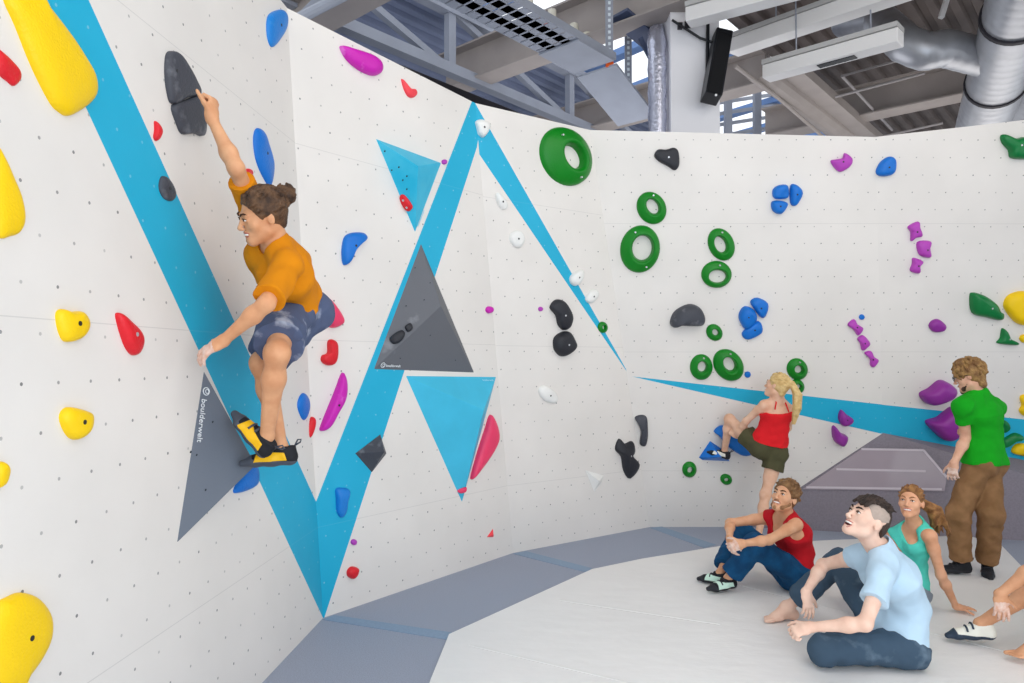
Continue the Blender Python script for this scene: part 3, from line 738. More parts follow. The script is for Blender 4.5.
H('big yellow rounded hold in the bottom left corner', 'yellow', 'A', [(-6, 606), (7, 596.5), (20, 592.5), (36, 598.8), (47, 616), (46.5, 638), (36.5, 660), (22, 680.5), (13, 696), (-14, 700), (-20, 640)], .045, 1, lump=.04)
H('pink rounded hold behind the climber\'s shorts', 'pink', 'B', [(318, 300), (325.5, 297), (333.6, 305), (342, 318), (341, 324.4), (332, 328), (325.5, 324.4), (316, 318)], .06, 0)
H('red bean hold right of the climber\'s knee', 'red', 'B', [(327.3, 341.5), (332, 339.3), (336.2, 344.4), (334.8, 362), (327.5, 365.5), (321, 361.4), (321.5, 355.5), (326.8, 352.6)], .05, 0)
H('tall magenta blade hold between the two arms of the painted V', 'magenta', 'B', [(341.6, 372.5), (345.5, 382.4), (343.7, 398.5), (335, 414.6), (327, 428.6), (319.4, 430.3), (322.6, 419.4), (333.8, 392)], .06, 1, lump=.03)
H('small blue oval hold right of the climber\'s calf', 'blue', 'A', [(303, 393), (307.5, 398.5), (308.5, 408), (304, 420), (299.5, 414.6), (297, 405), (299, 397)], .025, 0)
H('small red hold below the blue oval beside the climber\'s calf', 'red', 'B', [(308.5, 418.3), (313.4, 417.2), (314.6, 422.6), (311, 435), (306.6, 438.6), (304.5, 430.7)], .035, 0)
H('blue hold tucked under the slate volume below the climber\'s shoes', 'blue', 'A', [(252, 464), (256, 470), (255, 484), (244, 491), (233, 492.5), (238, 480)], .035, 0)
H('light blue wavy hold inside the painted V near its foot', 'lblue', 'B', [(335.5, 489), (342.5, 487.6), (348.5, 490), (346.5, 500), (345.5, 512), (341, 517.5), (336.5, 512), (335.8, 500)], .04, 0)
H('dark faceted diamond hold on the rising blue band', 'charcoal', 'B', [(355.3, 453.4), (380, 434.6), (386, 453.4), (371.6, 472)], .09, 0, sharp=True, peak=(376, 450))
dot('magenta drop-like knob right of the charcoal triangle', 'magenta', 'B', 488.8, 309.8, 3.6, .03)
H('pink hold peeking out right of the pale cyan volume', 'pink', 'B', [(489.6, 414.5), (495.5, 423.7), (497.5, 437), (491.5, 452), (479, 470.5), (470, 479), (476, 455), (484, 430)], .06, 0)
c2p = face_plane(VOL['c2'][1][2], VOL['c2'][1][0], VOL['c2'][2])
H('small pink hold at the bottom tip of the pale cyan volume', 'pink', None, [(457.5, 490), (466, 487), (465.5, 491.6), (459.5, 493)], .02, 0, pln=c2p)
g2p = face_plane(VOL['g2'][1][0], VOL['g2'][1][1], VOL['g2'][2])
H('larger black grip on the charcoal triangle', 'black', None, [(389.5, 338), (400.5, 330.2), (405, 334), (401, 341.4), (393.3, 344)], .03, 0, pln=g2p)
H('smaller black grip beside the larger one on the charcoal triangle', 'black', None, [(404.7, 326.8), (410.2, 323.2), (412.7, 328.5), (407.8, 332)], .025, 0, pln=g2p)
dot('tiny violet knob left of the upper black pair', 'violet', 'C', 540.3, 309, 2.3)
dot('tiny violet knob low right of the painted V', 'violet', 'B', 353.5, 542, 3)
H('small red hold low on the wall right of the painted V', 'red', 'B', [(346.8, 570.5), (351, 566.4), (357, 567.8), (356.8, 574), (352, 578.6), (347.2, 576)], .04, 1)
H('tiny pink triangular hold low on the wall near the corner strip', 'coral', 'B', [(492.7, 529), (493.2, 537), (487, 537)], .03, 0, sharp=True)
# blue holds under the climbing woman
H('blue faceted foothold under the climbing woman\'s shoe', 'blue', 'D', [(710, 441), (699, 457.4), (702.3, 459.8), (729.5, 461), (722, 449)], .16, 0, sharp=True, peak=(716, 451), cat='climbing hold')
H('long blue slanted hold behind the climbing woman\'s raised leg', 'blue', 'D', [(713.6, 430.7), (721.8, 425), (733, 431), (745, 442), (752.5, 452), (742.5, 455), (728, 446.5), (717.7, 434.5)], .1, 0, sharp=False, lump=.04)
# ------------------------------------------------------------ implicit-surface modelling (smooth unions, surface nets)
def npv(v): return np.array((v[0], v[1], v[2]), dtype=np.float32)
class SDF:
    def __init__(s): s.ops = []
    def _b(s, pts, r):
        P = np.array([npv(p) for p in pts]); return P.min(0) - r, P.max(0) + r
    def cap(s, a, b, ra, rb=None, k=.02, op='+', X=None, sx=1, flat=0, tag_=0):
        """rounded cone a-b; X, sx: widened along X; flat: 1 flat at a, 2 flat at b, 3 both"""
        rb = ra if rb is None else rb
        a_, b_ = npv(a), npv(b); lo, hi = s._b((a, b), max(ra, rb) * max(1, sx))
        x_ = npv(X.normalized()) if X is not None else None
        def f(P, a_=a_, b_=b_, ra=ra, rb=rb, x_=x_, sx=sx, flat=flat):
            q = P - a_; ab = b_ - a_
            if x_ is not None:
                q = q - x_ * ((q @ x_) * (1 - 1 / sx))[..., None]
                ab = ab - x_ * (ab @ x_) * (1 - 1 / sx)
            L2 = float(ab @ ab) + 1e-12
            t = np.clip((q @ ab) / L2, 0, 1)
            d = np.linalg.norm(q - t[..., None] * ab, axis=-1) - (ra + (rb - ra) * t)
            if flat:
                u = (b_ - a_); l = np.linalg.norm(u); u = u / l; h = (P - a_) @ u
                if flat & 1: d = np.maximum(d, -h)
                if flat & 2: d = np.maximum(d, h - l)
            return d
        s.ops.append((op, k, lo, hi, f)); return s
    def ell(s, c, r, axes=None, k=.02, op='+'):
        c_ = npv(c); r_ = np.array(r, dtype=np.float32); lo, hi = c_ - max(r), c_ + max(r)
        A = np.array([npv(x) for x in axes], dtype=np.float32) if axes else np.eye(3, dtype=np.float32)
        def f(P):
            q = (P - c_) @ A.T
            k0 = np.linalg.norm(q / r_, axis=-1); k1 = np.linalg.norm(q / (r_ * r_), axis=-1) + 1e-9
            return k0 * (k0 - 1) / k1
        s.ops.append((op, k, lo, hi, f)); return s
    def plane(s, p, n, k=.004):
        """keeps what lies on the side n points away from"""
        p_, n_ = npv(p), npv(n.normalized())
        s.ops.append(('cut', k, None, None, lambda P: (P - p_) @ n_)); return s
    def mesh(s, h):
        los = [o[2] for o in s.ops if o[2] is not None and o[0] == '+']; his = [o[3] for o in s.ops if o[3] is not None and o[0] == '+']
        lo = np.min(los, 0) - .03; hi = np.max(his, 0) + .03
        n = np.ceil((hi - lo) / h).astype(int) + 1
        Fd = np.full(n, .2, dtype=np.float32)
        ax = [lo[i] + np.arange(n[i], dtype=np.float32) * h for i in range(3)]
        for op, k, l, u, f in s.ops:
            if l is None: i0 = np.zeros(3, int); i1 = n.copy()
            else:
                m = k + 2.5 * h + .01
                i0 = np.maximum(0, np.floor((l - m - lo) / h).astype(int)); i1 = np.minimum(n, np.ceil((u + m - lo) / h).astype(int) + 1)
                if (i1 <= i0).any(): continue
            sl = tuple(slice(a, b) for a, b in zip(i0, i1))
            P = np.stack(np.meshgrid(*[ax[i][i0[i]:i1[i]] for i in range(3)], indexing='ij'), -1)
            d = f(P); V = Fd[sl]
            if op == '+':
                hh = np.maximum(k - np.abs(V - d), 0) / k; Fd[sl] = np.minimum(V, d) - hh * hh * k * .25
            elif op == '-':
                d = -d; hh = np.maximum(k - np.abs(V - d), 0) / k; Fd[sl] = np.maximum(V, d) + hh * hh * k * .25
            else: Fd[sl] = np.maximum(V, d)
        return surface_nets(Fd, lo, h)
def surface_nets(Fd, org, h):
    ins = Fd < 0
    c = np.zeros(tuple(x - 1 for x in Fd.shape), dtype=np.int8)
    for dx in (0, 1):
        for dy in (0, 1):
            for dz in (0, 1):
                c += ins[dx:dx + c.shape[0], dy:dy + c.shape[1], dz:dz + c.shape[2]]
    act = (c > 0) & (c < 8); idx = np.argwhere(act)
    imap = np.full(c.shape, -1, dtype=np.int32); imap[act] = np.arange(len(idx))
    acc = np.zeros((len(idx), 3), dtype=np.float32); cnt = np.zeros(len(idx), dtype=np.float32)
    cor = [(x, y, z) for x in (0, 1) for y in (0, 1) for z in (0, 1)]
    for a in cor:
        for b in cor:
            if sum(abs(i - j) for i, j in zip(a, b)) == 1 and a < b:
                fa = Fd[idx[:, 0] + a[0], idx[:, 1] + a[1], idx[:, 2] + a[2]]; fb = Fd[idx[:, 0] + b[0], idx[:, 1] + b[1], idx[:, 2] + b[2]]
                m = (fa < 0) != (fb < 0); t = np.where(m, fa / np.where(m, fa - fb, 1), 0)
                p = np.array(a, dtype=np.float32) + t[:, None] * (np.array(b) - np.array(a)).astype(np.float32)
                acc += np.where(m[:, None], p, 0); cnt += m
    V = org + (idx + acc / cnt[:, None]) * h
    faces = []
    for axx in range(3):
        o1, o2 = (axx + 1) % 3, (axx + 2) % 3
        sa = [slice(None)] * 3; sb = [slice(None)] * 3; sa[axx] = slice(0, -1); sb[axx] = slice(1, None)
        A = ins[tuple(sa)]; B = ins[tuple(sb)]; e = np.argwhere(A != B)
        e = e[(e[:, o1] > 0) & (e[:, o2] > 0) & (e[:, o1] < Fd.shape[o1] - 1) & (e[:, o2] < Fd.shape[o2] - 1)]
        def I(d1, d2):
            q = e.copy(); q[:, o1] += d1; q[:, o2] += d2; return imap[q[:, 0], q[:, 1], q[:, 2]]
        q = np.stack([I(-1, -1), I(0, -1), I(0, 0), I(-1, 0)], 1)
        fl_ = ~A[e[:, 0], e[:, 1], e[:, 2]]
        q[fl_] = q[fl_][:, ::-1]
        faces.append(q)
    Fq = np.concatenate(faces); Fq = Fq[(Fq >= 0).all(1)]
    return V.astype(np.float64), Fq
def np_mesh(name, V, Fq, mats, parent, fold=0, fscale=9, fdir=(1, 1, 1), zones=(), relax=1):
    me = bpy.data.meshes.new(name)
    V = V.copy()
    if relax:
        for _ in range(relax):
            acc = np.zeros_like(V); cnt = np.zeros(len(V))
            for i in range(4):
                a, b = Fq[:, i], Fq[:, (i + 1) % 4]
                for j in range(3): acc[:, j] += np.bincount(a, V[b, j], len(V)) + np.bincount(b, V[a, j], len(V))
                cnt += np.bincount(a, minlength=len(V)) + np.bincount(b, minlength=len(V))
            V = V * .5 + acc / np.maximum(cnt, 1)[:, None] * .5
    if fold:
        N = np.zeros_like(V); fn = np.cross(V[Fq[:, 2]] - V[Fq[:, 0]], V[Fq[:, 3]] - V[Fq[:, 1]])
        for i in range(4):
            for j in range(3): N[:, j] += np.bincount(Fq[:, i], fn[:, j], len(V))
        N /= np.linalg.norm(N, axis=1)[:, None] + 1e-12
        sd = random.random() * 40; D = np.array(fdir)
        Q = V * fscale * D + sd
        d = np.array([(1 - 2 * abs(mnoise.noise((q[0], q[1], q[2])))) * .7 + mnoise.noise((q[0] * 2.3, q[1] * 2.3, q[2] * 2.3)) * .5 for q in Q])
        V += N * ((d - .35) * fold)[:, None]
    o0 = np.array(world_loc(parent))
    Vl = V - o0
    me.vertices.add(len(V)); me.vertices.foreach_set('co', Vl.astype(np.float32).ravel())
    me.loops.add(len(Fq) * 4); me.loops.foreach_set('vertex_index', Fq.astype(np.int32).ravel())
    me.polygons.add(len(Fq)); me.polygons.foreach_set('loop_start', np.arange(len(Fq), dtype=np.int32) * 4)
    for m in (mats if isinstance(mats, (list, tuple)) else [mats]): me.materials.append(m)
    if zones:
        ctr = V[Fq].mean(1); mi = np.zeros(len(Fq), dtype=np.int32)
        for (c, r, i) in zones: mi[np.linalg.norm(ctr - np.array(c), axis=1) < r] = i
        me.polygons.foreach_set('material_index', mi)
    me.polygons.foreach_set('use_smooth', np.ones(len(Fq), dtype=bool))
    me.update(calc_edges=True); me.validate()
    o = bpy.data.objects.new(name, me); COL.objects.link(o); o.parent = parent
    return o
def J(par, px, py, L, sign):
    """joint seen at (px,py) whose bone from `par` is L long; sign -1 nearer root, +1 farther"""
    r = ray(px, py).normalized(); oc = CAM - par; b = oc.dot(r); c = oc.dot(oc) - L * L; D = b * b - c
    if D < 0:
        q = CAM + r * (-b); return par + (q - par).normalized() * L
    return CAM + r * (-b + sign * math.sqrt(D))
def frame(fwd, up):
    f = fwd.normalized(); r = f.cross(up).normalized(); u = r.cross(f); return r, f, u     # right, forward, up

# ------------------------------------------------------------ hands and feet
def _hand(S, w, d, n, thumb, s=1.0, curl=(.5, .5, .5, .5), tcurl=.4, spread=.06):
    d = d.normalized(); n = (n - d * n.dot(d)).normalized(); t = n.cross(d)
    if t.dot(thumb) < 0: t = -t
    L = .088 * s
    S.cap(w, w + d * L * .35, .026 * s, .024 * s, .015, X=t, sx=1.2)
    S.cap(w + d * L * .3, w + d * L * .92, .0155 * s, .0135 * s, .012, X=t, sx=2.5)
    S.cap(w + d * L * .15 + t * .02 * s + n * .006 * s, w + d * L * .55 + t * .030 * s + n * .008 * s, .017 * s, .012 * s, .012)
    for i, (o_, l) in enumerate(zip((.031, .0105, -.0105, -.030), (.070, .078, .073, .057))):
        p = w + d * (L * (.93 if i < 3 else .86)) + t * o_ * s; l *= s
        dd = (d + t * spread * (1.5 - i)).normalized(); nn = (n - dd * n.dot(dd)).normalized(); ax = dd.cross(nn)
        for j, (fr, rr) in enumerate(((.45, .0094), (.30, .0084), (.25, .0075))):
            q = Quaternion(ax, curl[i] * (.9 if j == 0 else 1.15)); dd = q @ dd
            e = p + dd * l * fr; S.cap(p, e, rr * s, (rr - .0008) * s, .005); p = e
    p = w + d * L * .30 + t * .030 * s; dd = (d * .7 + t * .75 + n * .3).normalized()
    for l, rr in ((.036, .0118), (.028, .0102), (.024, .0088)):
        e = p + dd * l * s; S.cap(p, e, rr * s, (rr - .0008) * s, .006); p = e
        dd = (dd + d * tcurl * .6 + n * tcurl * .5 - t * tcurl * .45).normalized()
hand = _hand
def bare_foot(S, ank, d, up, side, s=1.0):
    """d towards the toes, up away from the sole, side towards the big toe"""
    d = d.normalized(); up = (up - d * up.dot(d)).normalized(); t = side - d * side.dot(d); t = (t - up * t.dot(up)).normalized()
    b = ank - up * .05 * s
    S.cap(ank, b - d * .035 * s, .034 * s, .030 * s, .02)
    S.cap(b - d * .035 * s, b + d * .09 * s, .030 * s, .020 * s, .02, X=t, sx=1.15)
    S.cap(ank + d * .01, b + d * .10 * s - up * .005, .034 * s, .017 * s, .03, X=t, sx=1.5)
    S.cap(b + d * .06 * s - up * .008, b + d * .13 * s - up * .012 * s, .018 * s, .014 * s, .02, X=t, sx=2.3)
    for i, (o_, l, r) in enumerate(((.033, .062, .0135), (.012, .055, .0095), (-.005, .048, .009), (-.02, .04, .0085), (-.034, .03, .008))):
        p = b + d * .125 * s + t * o_ * s - up * .012 * s; S.cap(p, p + d * l * .75 * s + up * .002, r * s, r * .85 * s, .006)
def shoe(parent, ank, d, up, side, s, m_main, m_rub, m_panel, tongue=True):
    d = d.normalized(); up = (up - d * up.dot(d)).normalized(); t = side - d * side.dot(d); t = (t - up * t.dot(up)).normalized()
    b = ank - up * .055 * s
    def base(S, e=0):
        S.cap(b - d * .04 * s + up * .012, b - d * .035 * s + up * .05 * s, (.034 + e) * s, (.033 + e) * s, .02)
        S.cap(b - d * .04 * s, b + d * .05 * s, (.030 + e) * s, (.028 + e) * s, .02, X=t, sx=1.15)
        S.cap(b + d * .04 * s, b + d * .12 * s - up * .002 * s, (.029 + e) * s, (.025 + e) * s, .02, X=t, sx=1.45)
        S.cap(b + d * .12 * s, b + d * .175 * s + t * .012 * s - up * .008 * s, (.026 + e) * s, (.013 + e) * s, .02, X=t, sx=1.4)
        S.cap(b + up * .04 * s, b + d * .1 * s + up * .006 * s, (.036 + e) * s, (.022 + e) * s, .02, X=t, sx=1.1)
    S = SDF(); base(S); S.plane(ank + up * .004 * s, up); 
    V, Fq = S.mesh(.004); o = np_mesh('shoe', V, Fq, m_main, parent)
    S = SDF(); base(S, .0022); S.plane(b - up * .004 * s + d * 0, up - d * .12)
    V, Fq = S.mesh(.004); np_mesh('rubber_sole', V, Fq, m_rub, o_fix(o))
    # rubber cap over the toes and around the heel
    S = SDF(); base(S, .0028); S.plane(b + d * .122 * s, -d + up * .35); V, Fq = S.mesh(.004); np_mesh('toe_rubber', V, Fq, m_rub, o)
    if m_panel:
        S = SDF(); base(S, .0032); S.plane(b + d * .118 * s, d + up * .3); S.plane(b - d * .03 * s, -d + up * .3); S.plane(b + up * .034 * s, up - d * .1); S.plane(b - up * .006 * s, -up)
        V, Fq = S.mesh(.004); np_mesh('side_panel', V, Fq, m_panel, o)
    # straps and pull loop
    S = MB(); 
    for kx in (.045, .075):
        c = b + d * kx * s + up * (.075 - kx * .52) * s
        S.tube([c + t * .036 * s - up * .012 * s, c + t * .02 * s + up * .004, c + up * .008 * s, c - t * .02 * s + up * .004, c - t * .036 * s - up * .012 * s], .006 * s, 6)
    S.build('strap', m_rub, o, smooth=True)
    S = MB(); c = b - d * .07 * s + up * .055 * s
    S.tube([c - t * .008 + d * .012, c - d * .02 * s + up * .018, c - d * .024 * s + up * .03, c - d * .008 + up * .03, c + d * .008], .004, 6); S.build('pull_loop', m_rub, o, smooth=True)
    return o
def o_fix(o): return o

# ------------------------------------------------------------ head
def head_sdf(S, c, R, s=1.0, fem=False, smile=.3, mouth_open=0):
    r, f, u = R
    def p(x, y, z): return c + (r * x + f * y + u * z) * s
    A = [r, f, u]
    S.ell(p(0, -.012, .032), [.073 * s, .092 * s, .080 * s], A, .02)
    S.ell(p(0, .028, -.028), [.058 * s, .060 * s, .080 * s], A, .03)
    jw, jr = (.038, .017) if fem else (.045, .020)
    S.cap(p(-jw, .005, -.060), p(-.010, .066, -.093), jr * s, (jr - .001) * s, .025); S.cap(p(jw, .005, -.060), p(.010, .066, -.093), jr * s, (jr - .001) * s, .025)
    S.cap(p(-.008, .072, -.094), p(.008, .072, -.094), (.015 if fem else .0185) * s, None, .02)                      # chin
    for q in (-1, 1):
        S.ell(p(q * .041, .058, -.022), [.022 * s, .020 * s, .02 * s], A, .025)                     # cheek
        S.ell(p(q * .031, .096, .006), [.015 * s, .013 * s, .012 * s], A, .014, '-')                # socket
        S.ell(p(q * .031, .077, .004), [.0155 * s, .0145 * s, .0125 * s], A, .004)                   # lids
        S.cap(p(q * .014, .088, .023), p(q * .044, .078, .024), .008 * s, .007 * s, .014)           # brow
        S.ell(p(q * .075, -.010, -.008), [.008 * s, .016 * s, .027 * s], [r * .95 + f * q * .25, f, u], .006)   # ear
        S.ell(p(q * .084, -.006, -.005), [.005 * s, .008 * s, .014 * s], A, .005, '-')
        S.ell(p(q * .011, .101, -.036), [.008 * s, .009 * s, .007 * s], A, .006)
    S.cap(p(0, .086, .014), p(0, .108, -.026), .0075 * s, .0090 * s, .012)
    S.ell(p(0, .110, -.031), [.0105 * s, .0115 * s, .009 * s], A, .006)
    w = .021 + .009 * smile
    if mouth_open:
        S.ell(p(0, .094, -.062 - .004 * mouth_open), [w * s, .018 * s, .011 * mouth_open * s], A, .006, '-')
        S.cap(p(-w, .078, -.060 + .004 * smile), p(0, .090, -.053), .0055 * s, .0065 * s, .007); S.cap(p(w, .078, -.060 + .004 * smile), p(0, .090, -.053), .0055 * s, .0065 * s, .007)
        S.cap(p(-w * .9, .078, -.066), p(0, .086, -.064 - .015 * mouth_open), .0055 * s, .0075 * s, .007); S.cap(p(w * .9, .078, -.066), p(0, .086, -.064 - .015 * mouth_open), .0055 * s, .0075 * s, .007)
    else:
        S.cap(p(-w, .080, -.060 + .004 * smile), p(0, .090, -.059), .006 * s, .0075 * s, .008); S.cap(p(w, .080, -.060 + .004 * smile), p(0, .090, -.059), .006 * s, .0075 * s, .008)
        S.cap(p(-w * .8, .080, -.068), p(w * .8, .080, -.068), .007 * s, None, .01)
def face_parts(par, c, R, s, brow, lip, smile=.3, mouth_open=0, iris='4a3524', look=(0, 0)):
    r, f, u = R
    def p(x, y, z): return c + (r * x + f * y + u * z) * s
    Rm = Matrix((r, f, u)).transposed()
    M_eye = mat('eye_white', 'efe9e4', .2); M_iris = mat('iris_' + iris, iris, .15); M_b = mat('brow_' + brow, brow, .9); M_lip = mat('lip_' + lip, lip, .4); M_t = mat('teeth', 'f6f2ea', .25); M_mo = mat('mouth_inside', '5a1f1f', .6)
    for q in (-1, 1):
        S = MB(); S.sphere(p(q * .031, .0845, .004), (.0118 * s, .0088 * s, .0058 * s), 14, 10, Rm); e = S.build('eye', M_eye, par, smooth=True)
        S = MB(); S.sphere(p(q * .031 + look[0] * .004, .0925, .004 + look[1] * .003), (.0058 * s, .0030 * s, .0056 * s), 12, 8, Rm); S.build('iris', M_iris, e, smooth=True)
        S = MB(); S.tube([p(q * .0175, .0895, .004), p(q * .024, .0955, .0105), p(q * .033, .0955, .012), p(q * .0445, .084, .006)], .0019 * s, 6); S.build('eyelid_line', M_b, e, smooth=True)
        S = MB(); S.tube([p(q * .012, .0975, .022), p(q * .024, .0955, .029), p(q * .036, .088, .031), p(q * .048, .077, .025)], [.0035 * s, .0048 * s, .0042 * s, .002 * s], 8); S.build('eyebrow', M_b, par, smooth=True)
    w = .021 + .009 * smile
    if mouth_open:
        S = MB(); S.sphere(p(0, .079, -.062 - .004 * mouth_open), (w * .95 * s, .011 * s, .012 * mouth_open * s), 14, 8, Rm); S.build('mouth', M_mo, par, smooth=True)
        S = MB(); S.tube([p(-w * .75, .084, -.061), p(-w * .3, .0925, -.0605), p(w * .3, .0925, -.0605), p(w * .75, .081, -.060)], .0048 * s, 8); S.build('teeth', M_t, par, smooth=True)
        S = MB(); S.tube([p(-w, .081, -.058 + .004 * smile), p(-w * .4, .0935, -.0535), p(w * .4, .0935, -.0535), p(w, .081, -.058 + .004 * smile)], [.002 * s, .0035 * s, .0035 * s, .002 * s], 8)
        zz = -.064 - .015 * mouth_open
        S.tube([p(-w, .080, -.062), p(-w * .5, .0895, zz), p(w * .5, .0895, zz), p(w, .080, -.062)], [.002 * s, .0042 * s, .0042 * s, .002 * s], 8)
        S.build('lips', M_lip, par, smooth=True)
    else:
        S = MB(); S.tube([p(-w, .084, -.060 + .004 * smile), p(-w * .4, .0965, -.0615), p(w * .4, .0965, -.0615), p(w, .084, -.060 + .004 * smile)], [.0015 * s, .004 * s, .004 * s, .0015 * s], 8); S.build('lips', M_lip, par, smooth=True)
def hair_cap(S, c, R, s, thick=.014, front=.062, low=-.05, temple=.0, n=70, seed=1, up=0, back=0, rad=.010, sweep=None, jit=.35):
    """a shell over the cranium cut at the hairline, with clumps lying on it"""
    r, f, u = R
    def p(x, y, z): return c + (r * x + f * y + u * z) * s
    A = [r, f, u]; rd = random.Random(seed)
    a, b, d = .073 + thick * .6, .092 + thick * .7, .080 + thick
    S.ell(p(0, -.012, .032), [a * s, b * s, d * s], A, .01)
    S.cap(p(0, -.06, .0), p(0, -.062, low), .045 * s, .035 * s, .02, X=r, sx=1.25)
    # cut the face free
    S.plane(p(0, front, .05), f * 1.0 - u * .62)
    S.ell(p(0, .085, -.03), [.085 * s, .075 * s, .09 * s], A, .008, '-')
    for q in (-1, 1): S.ell(p(q * .085, .012, -.035), [.03 * s, .035 * s, .042 * s], A, .008, '-')
    S.cap(p(-.1, -.03, low - .03), p(.1, -.03, low - .03), .028 * s, None, .008, '-')
    for i in range(n):
        th = rd.uniform(0, 2 * math.pi); ph = rd.uniform(-.25, 1.4)
        x, y, z = math.cos(ph) * math.cos(th), math.cos(ph) * math.sin(th), math.sin(ph)
        P = Vector((x * a, y * b - .012, z * d + .032))
        if P.y > front - .02 + max(0, P.z) * .35 and P.z < .09: continue
        if P.z < low + .02 or (abs(P.x) > .055 and P.y > -.015 and P.z < .02): continue
        nrm = Vector((x / a, y / b, z / d)).normalized()
        fl = sweep(P) if sweep else Vector((x, y, -.6))
        fl = fl + Vector((rd.uniform(-jit, jit), rd.uniform(-jit, jit), rd.uniform(-jit, jit))); fl = (fl - nrm * fl.dot(nrm)).normalized()
        L = rd.uniform(.03, .055)
        q0 = P + nrm * up; q1 = P + fl * L * .5 + nrm * (up + .003); q2 = P + fl * L - nrm * (.006 - back)
        S.cap(p(*q0), p(*q1), rad * .9 * s, rad * s, .004); S.cap(p(*q1), p(*q2), rad * s, rad * .35 * s, .004)

# ------------------------------------------------------------ body
def body_prims(S, j, s=1.0, e=0, fem=False, parts='all'):
    """torso prims inflated by e"""
    P, W, N = j['pelvis'], j['waist'], j['neck']; Rp, Rc = (j['hipR'] - j['hipL']).normalized(), (j['shR'] - j['shL']).normalized()
    C = W.lerp(N, .58); U = (N - W).normalized(); Fc = U.cross(Rc).normalized(); Fp = (W - P).normalized().cross(Rp).normalized()
    fw = 1.0 if not fem else .88
    S.cap(P - (W - P).normalized() * .02 * s, P.lerp(W, .45), (.100 + e) * s, (.097 + e) * s, .03, X=Rp, sx=1.5 if not fem else 1.55)
    S.cap(P.lerp(W, .4), W, (.096 * fw + e) * s, (.094 * fw + e) * s, .04, X=Rp, sx=1.38)
    S.cap(W, C, (.095 * fw + e) * s, (.110 * fw + e) * s, .04, X=Rc, sx=1.36)
    S.cap(C, C.lerp(N, .72), (.108 * fw + e) * s, (.060 * fw + e) * s, .04, X=Rc, sx=1.55)
    Fg = -Fp
    for q, h in ((1, j['hipR']), (-1, j['hipL'])):
        S.ell(h + Fg * .045 * s + Rp * (-q * .02 * s), [(.083 + e) * s] * 3, None, .04)
    if fem:
        for q in (-1, 1): S.ell(C + Rc * q * .065 * s + Fc * .075 * s - U * .0 * s, [(.052 + e) * s] * 3, None, .03)
    else:
        for q in (-1, 1): S.ell(C + Rc * q * .07 * s + Fc * .055 * s + U * .03 * s, [(.07 + e) * s, (.07 + e) * s, (.07 + e) * s], None, .04)
    for sh, q in ((j['shR'], 1), (j['shL'], -1)):
        S.cap(N - U * .035 * s + Rc * q * .03 * s, sh, (.044 * fw + e) * s, (.049 * fw + e) * s, .04)
        if parts != 'notrap': S.cap(N + U * .045 * s - Fc * .01, N.lerp(sh, .75) , (.038 * fw + e) * s, (.036 * fw + e) * s, .05)
    return C, U, Fc, Fp, Rp, Rc
def arm_prims(S, sh, el, wr, s=1.0, fem=False, e=0, ak=1):
    k = (.84 if fem else .97) * s * ak
    S.cap(sh, sh.lerp(el, .35), .051 * k + e, .047 * k + e, .03); S.cap(sh.lerp(el, .3), el, .047 * k + e, .036 * k + e, .02)
    S.cap(el, el.lerp(wr, .3), .036 * k + e, .038 * k + e, .03); S.cap(el.lerp(wr, .3), wr, .038 * k + e, .025 * k + e, .03)
def leg_prims(S, hip, kn, an, s=1.0, e=0, fem=False):
    k = s
    S.cap(hip, kn, .080 * k + e, .052 * k + e, .03); S.cap(hip.lerp(kn, .25), hip.lerp(kn, .6), .078 * k + e, .068 * k + e, .03)
    S.ell(kn, [.055 * k + e] * 3, None, .03)
    S.cap(kn, kn.lerp(an, .3), .048 * k + e, .052 * k + e, .03); S.cap(kn.lerp(an, .3), an, .052 * k + e, .034 * k + e, .03)
def limb_check(nm, j):
    out = []
    for a, b in (('shR', 'elR'), ('elR', 'wrR'), ('shL', 'elL'), ('elL', 'wrL'), ('hipR', 'knR'), ('knR', 'anR'), ('hipL', 'knL'), ('knL', 'anL'), ('shL', 'shR'), ('pelvis', 'neck'), ('neck', 'head')):
        out.append('%s-%s %.2f' % (a, b, (j[a] - j[b]).length))
    print(nm, ', '.join(out))
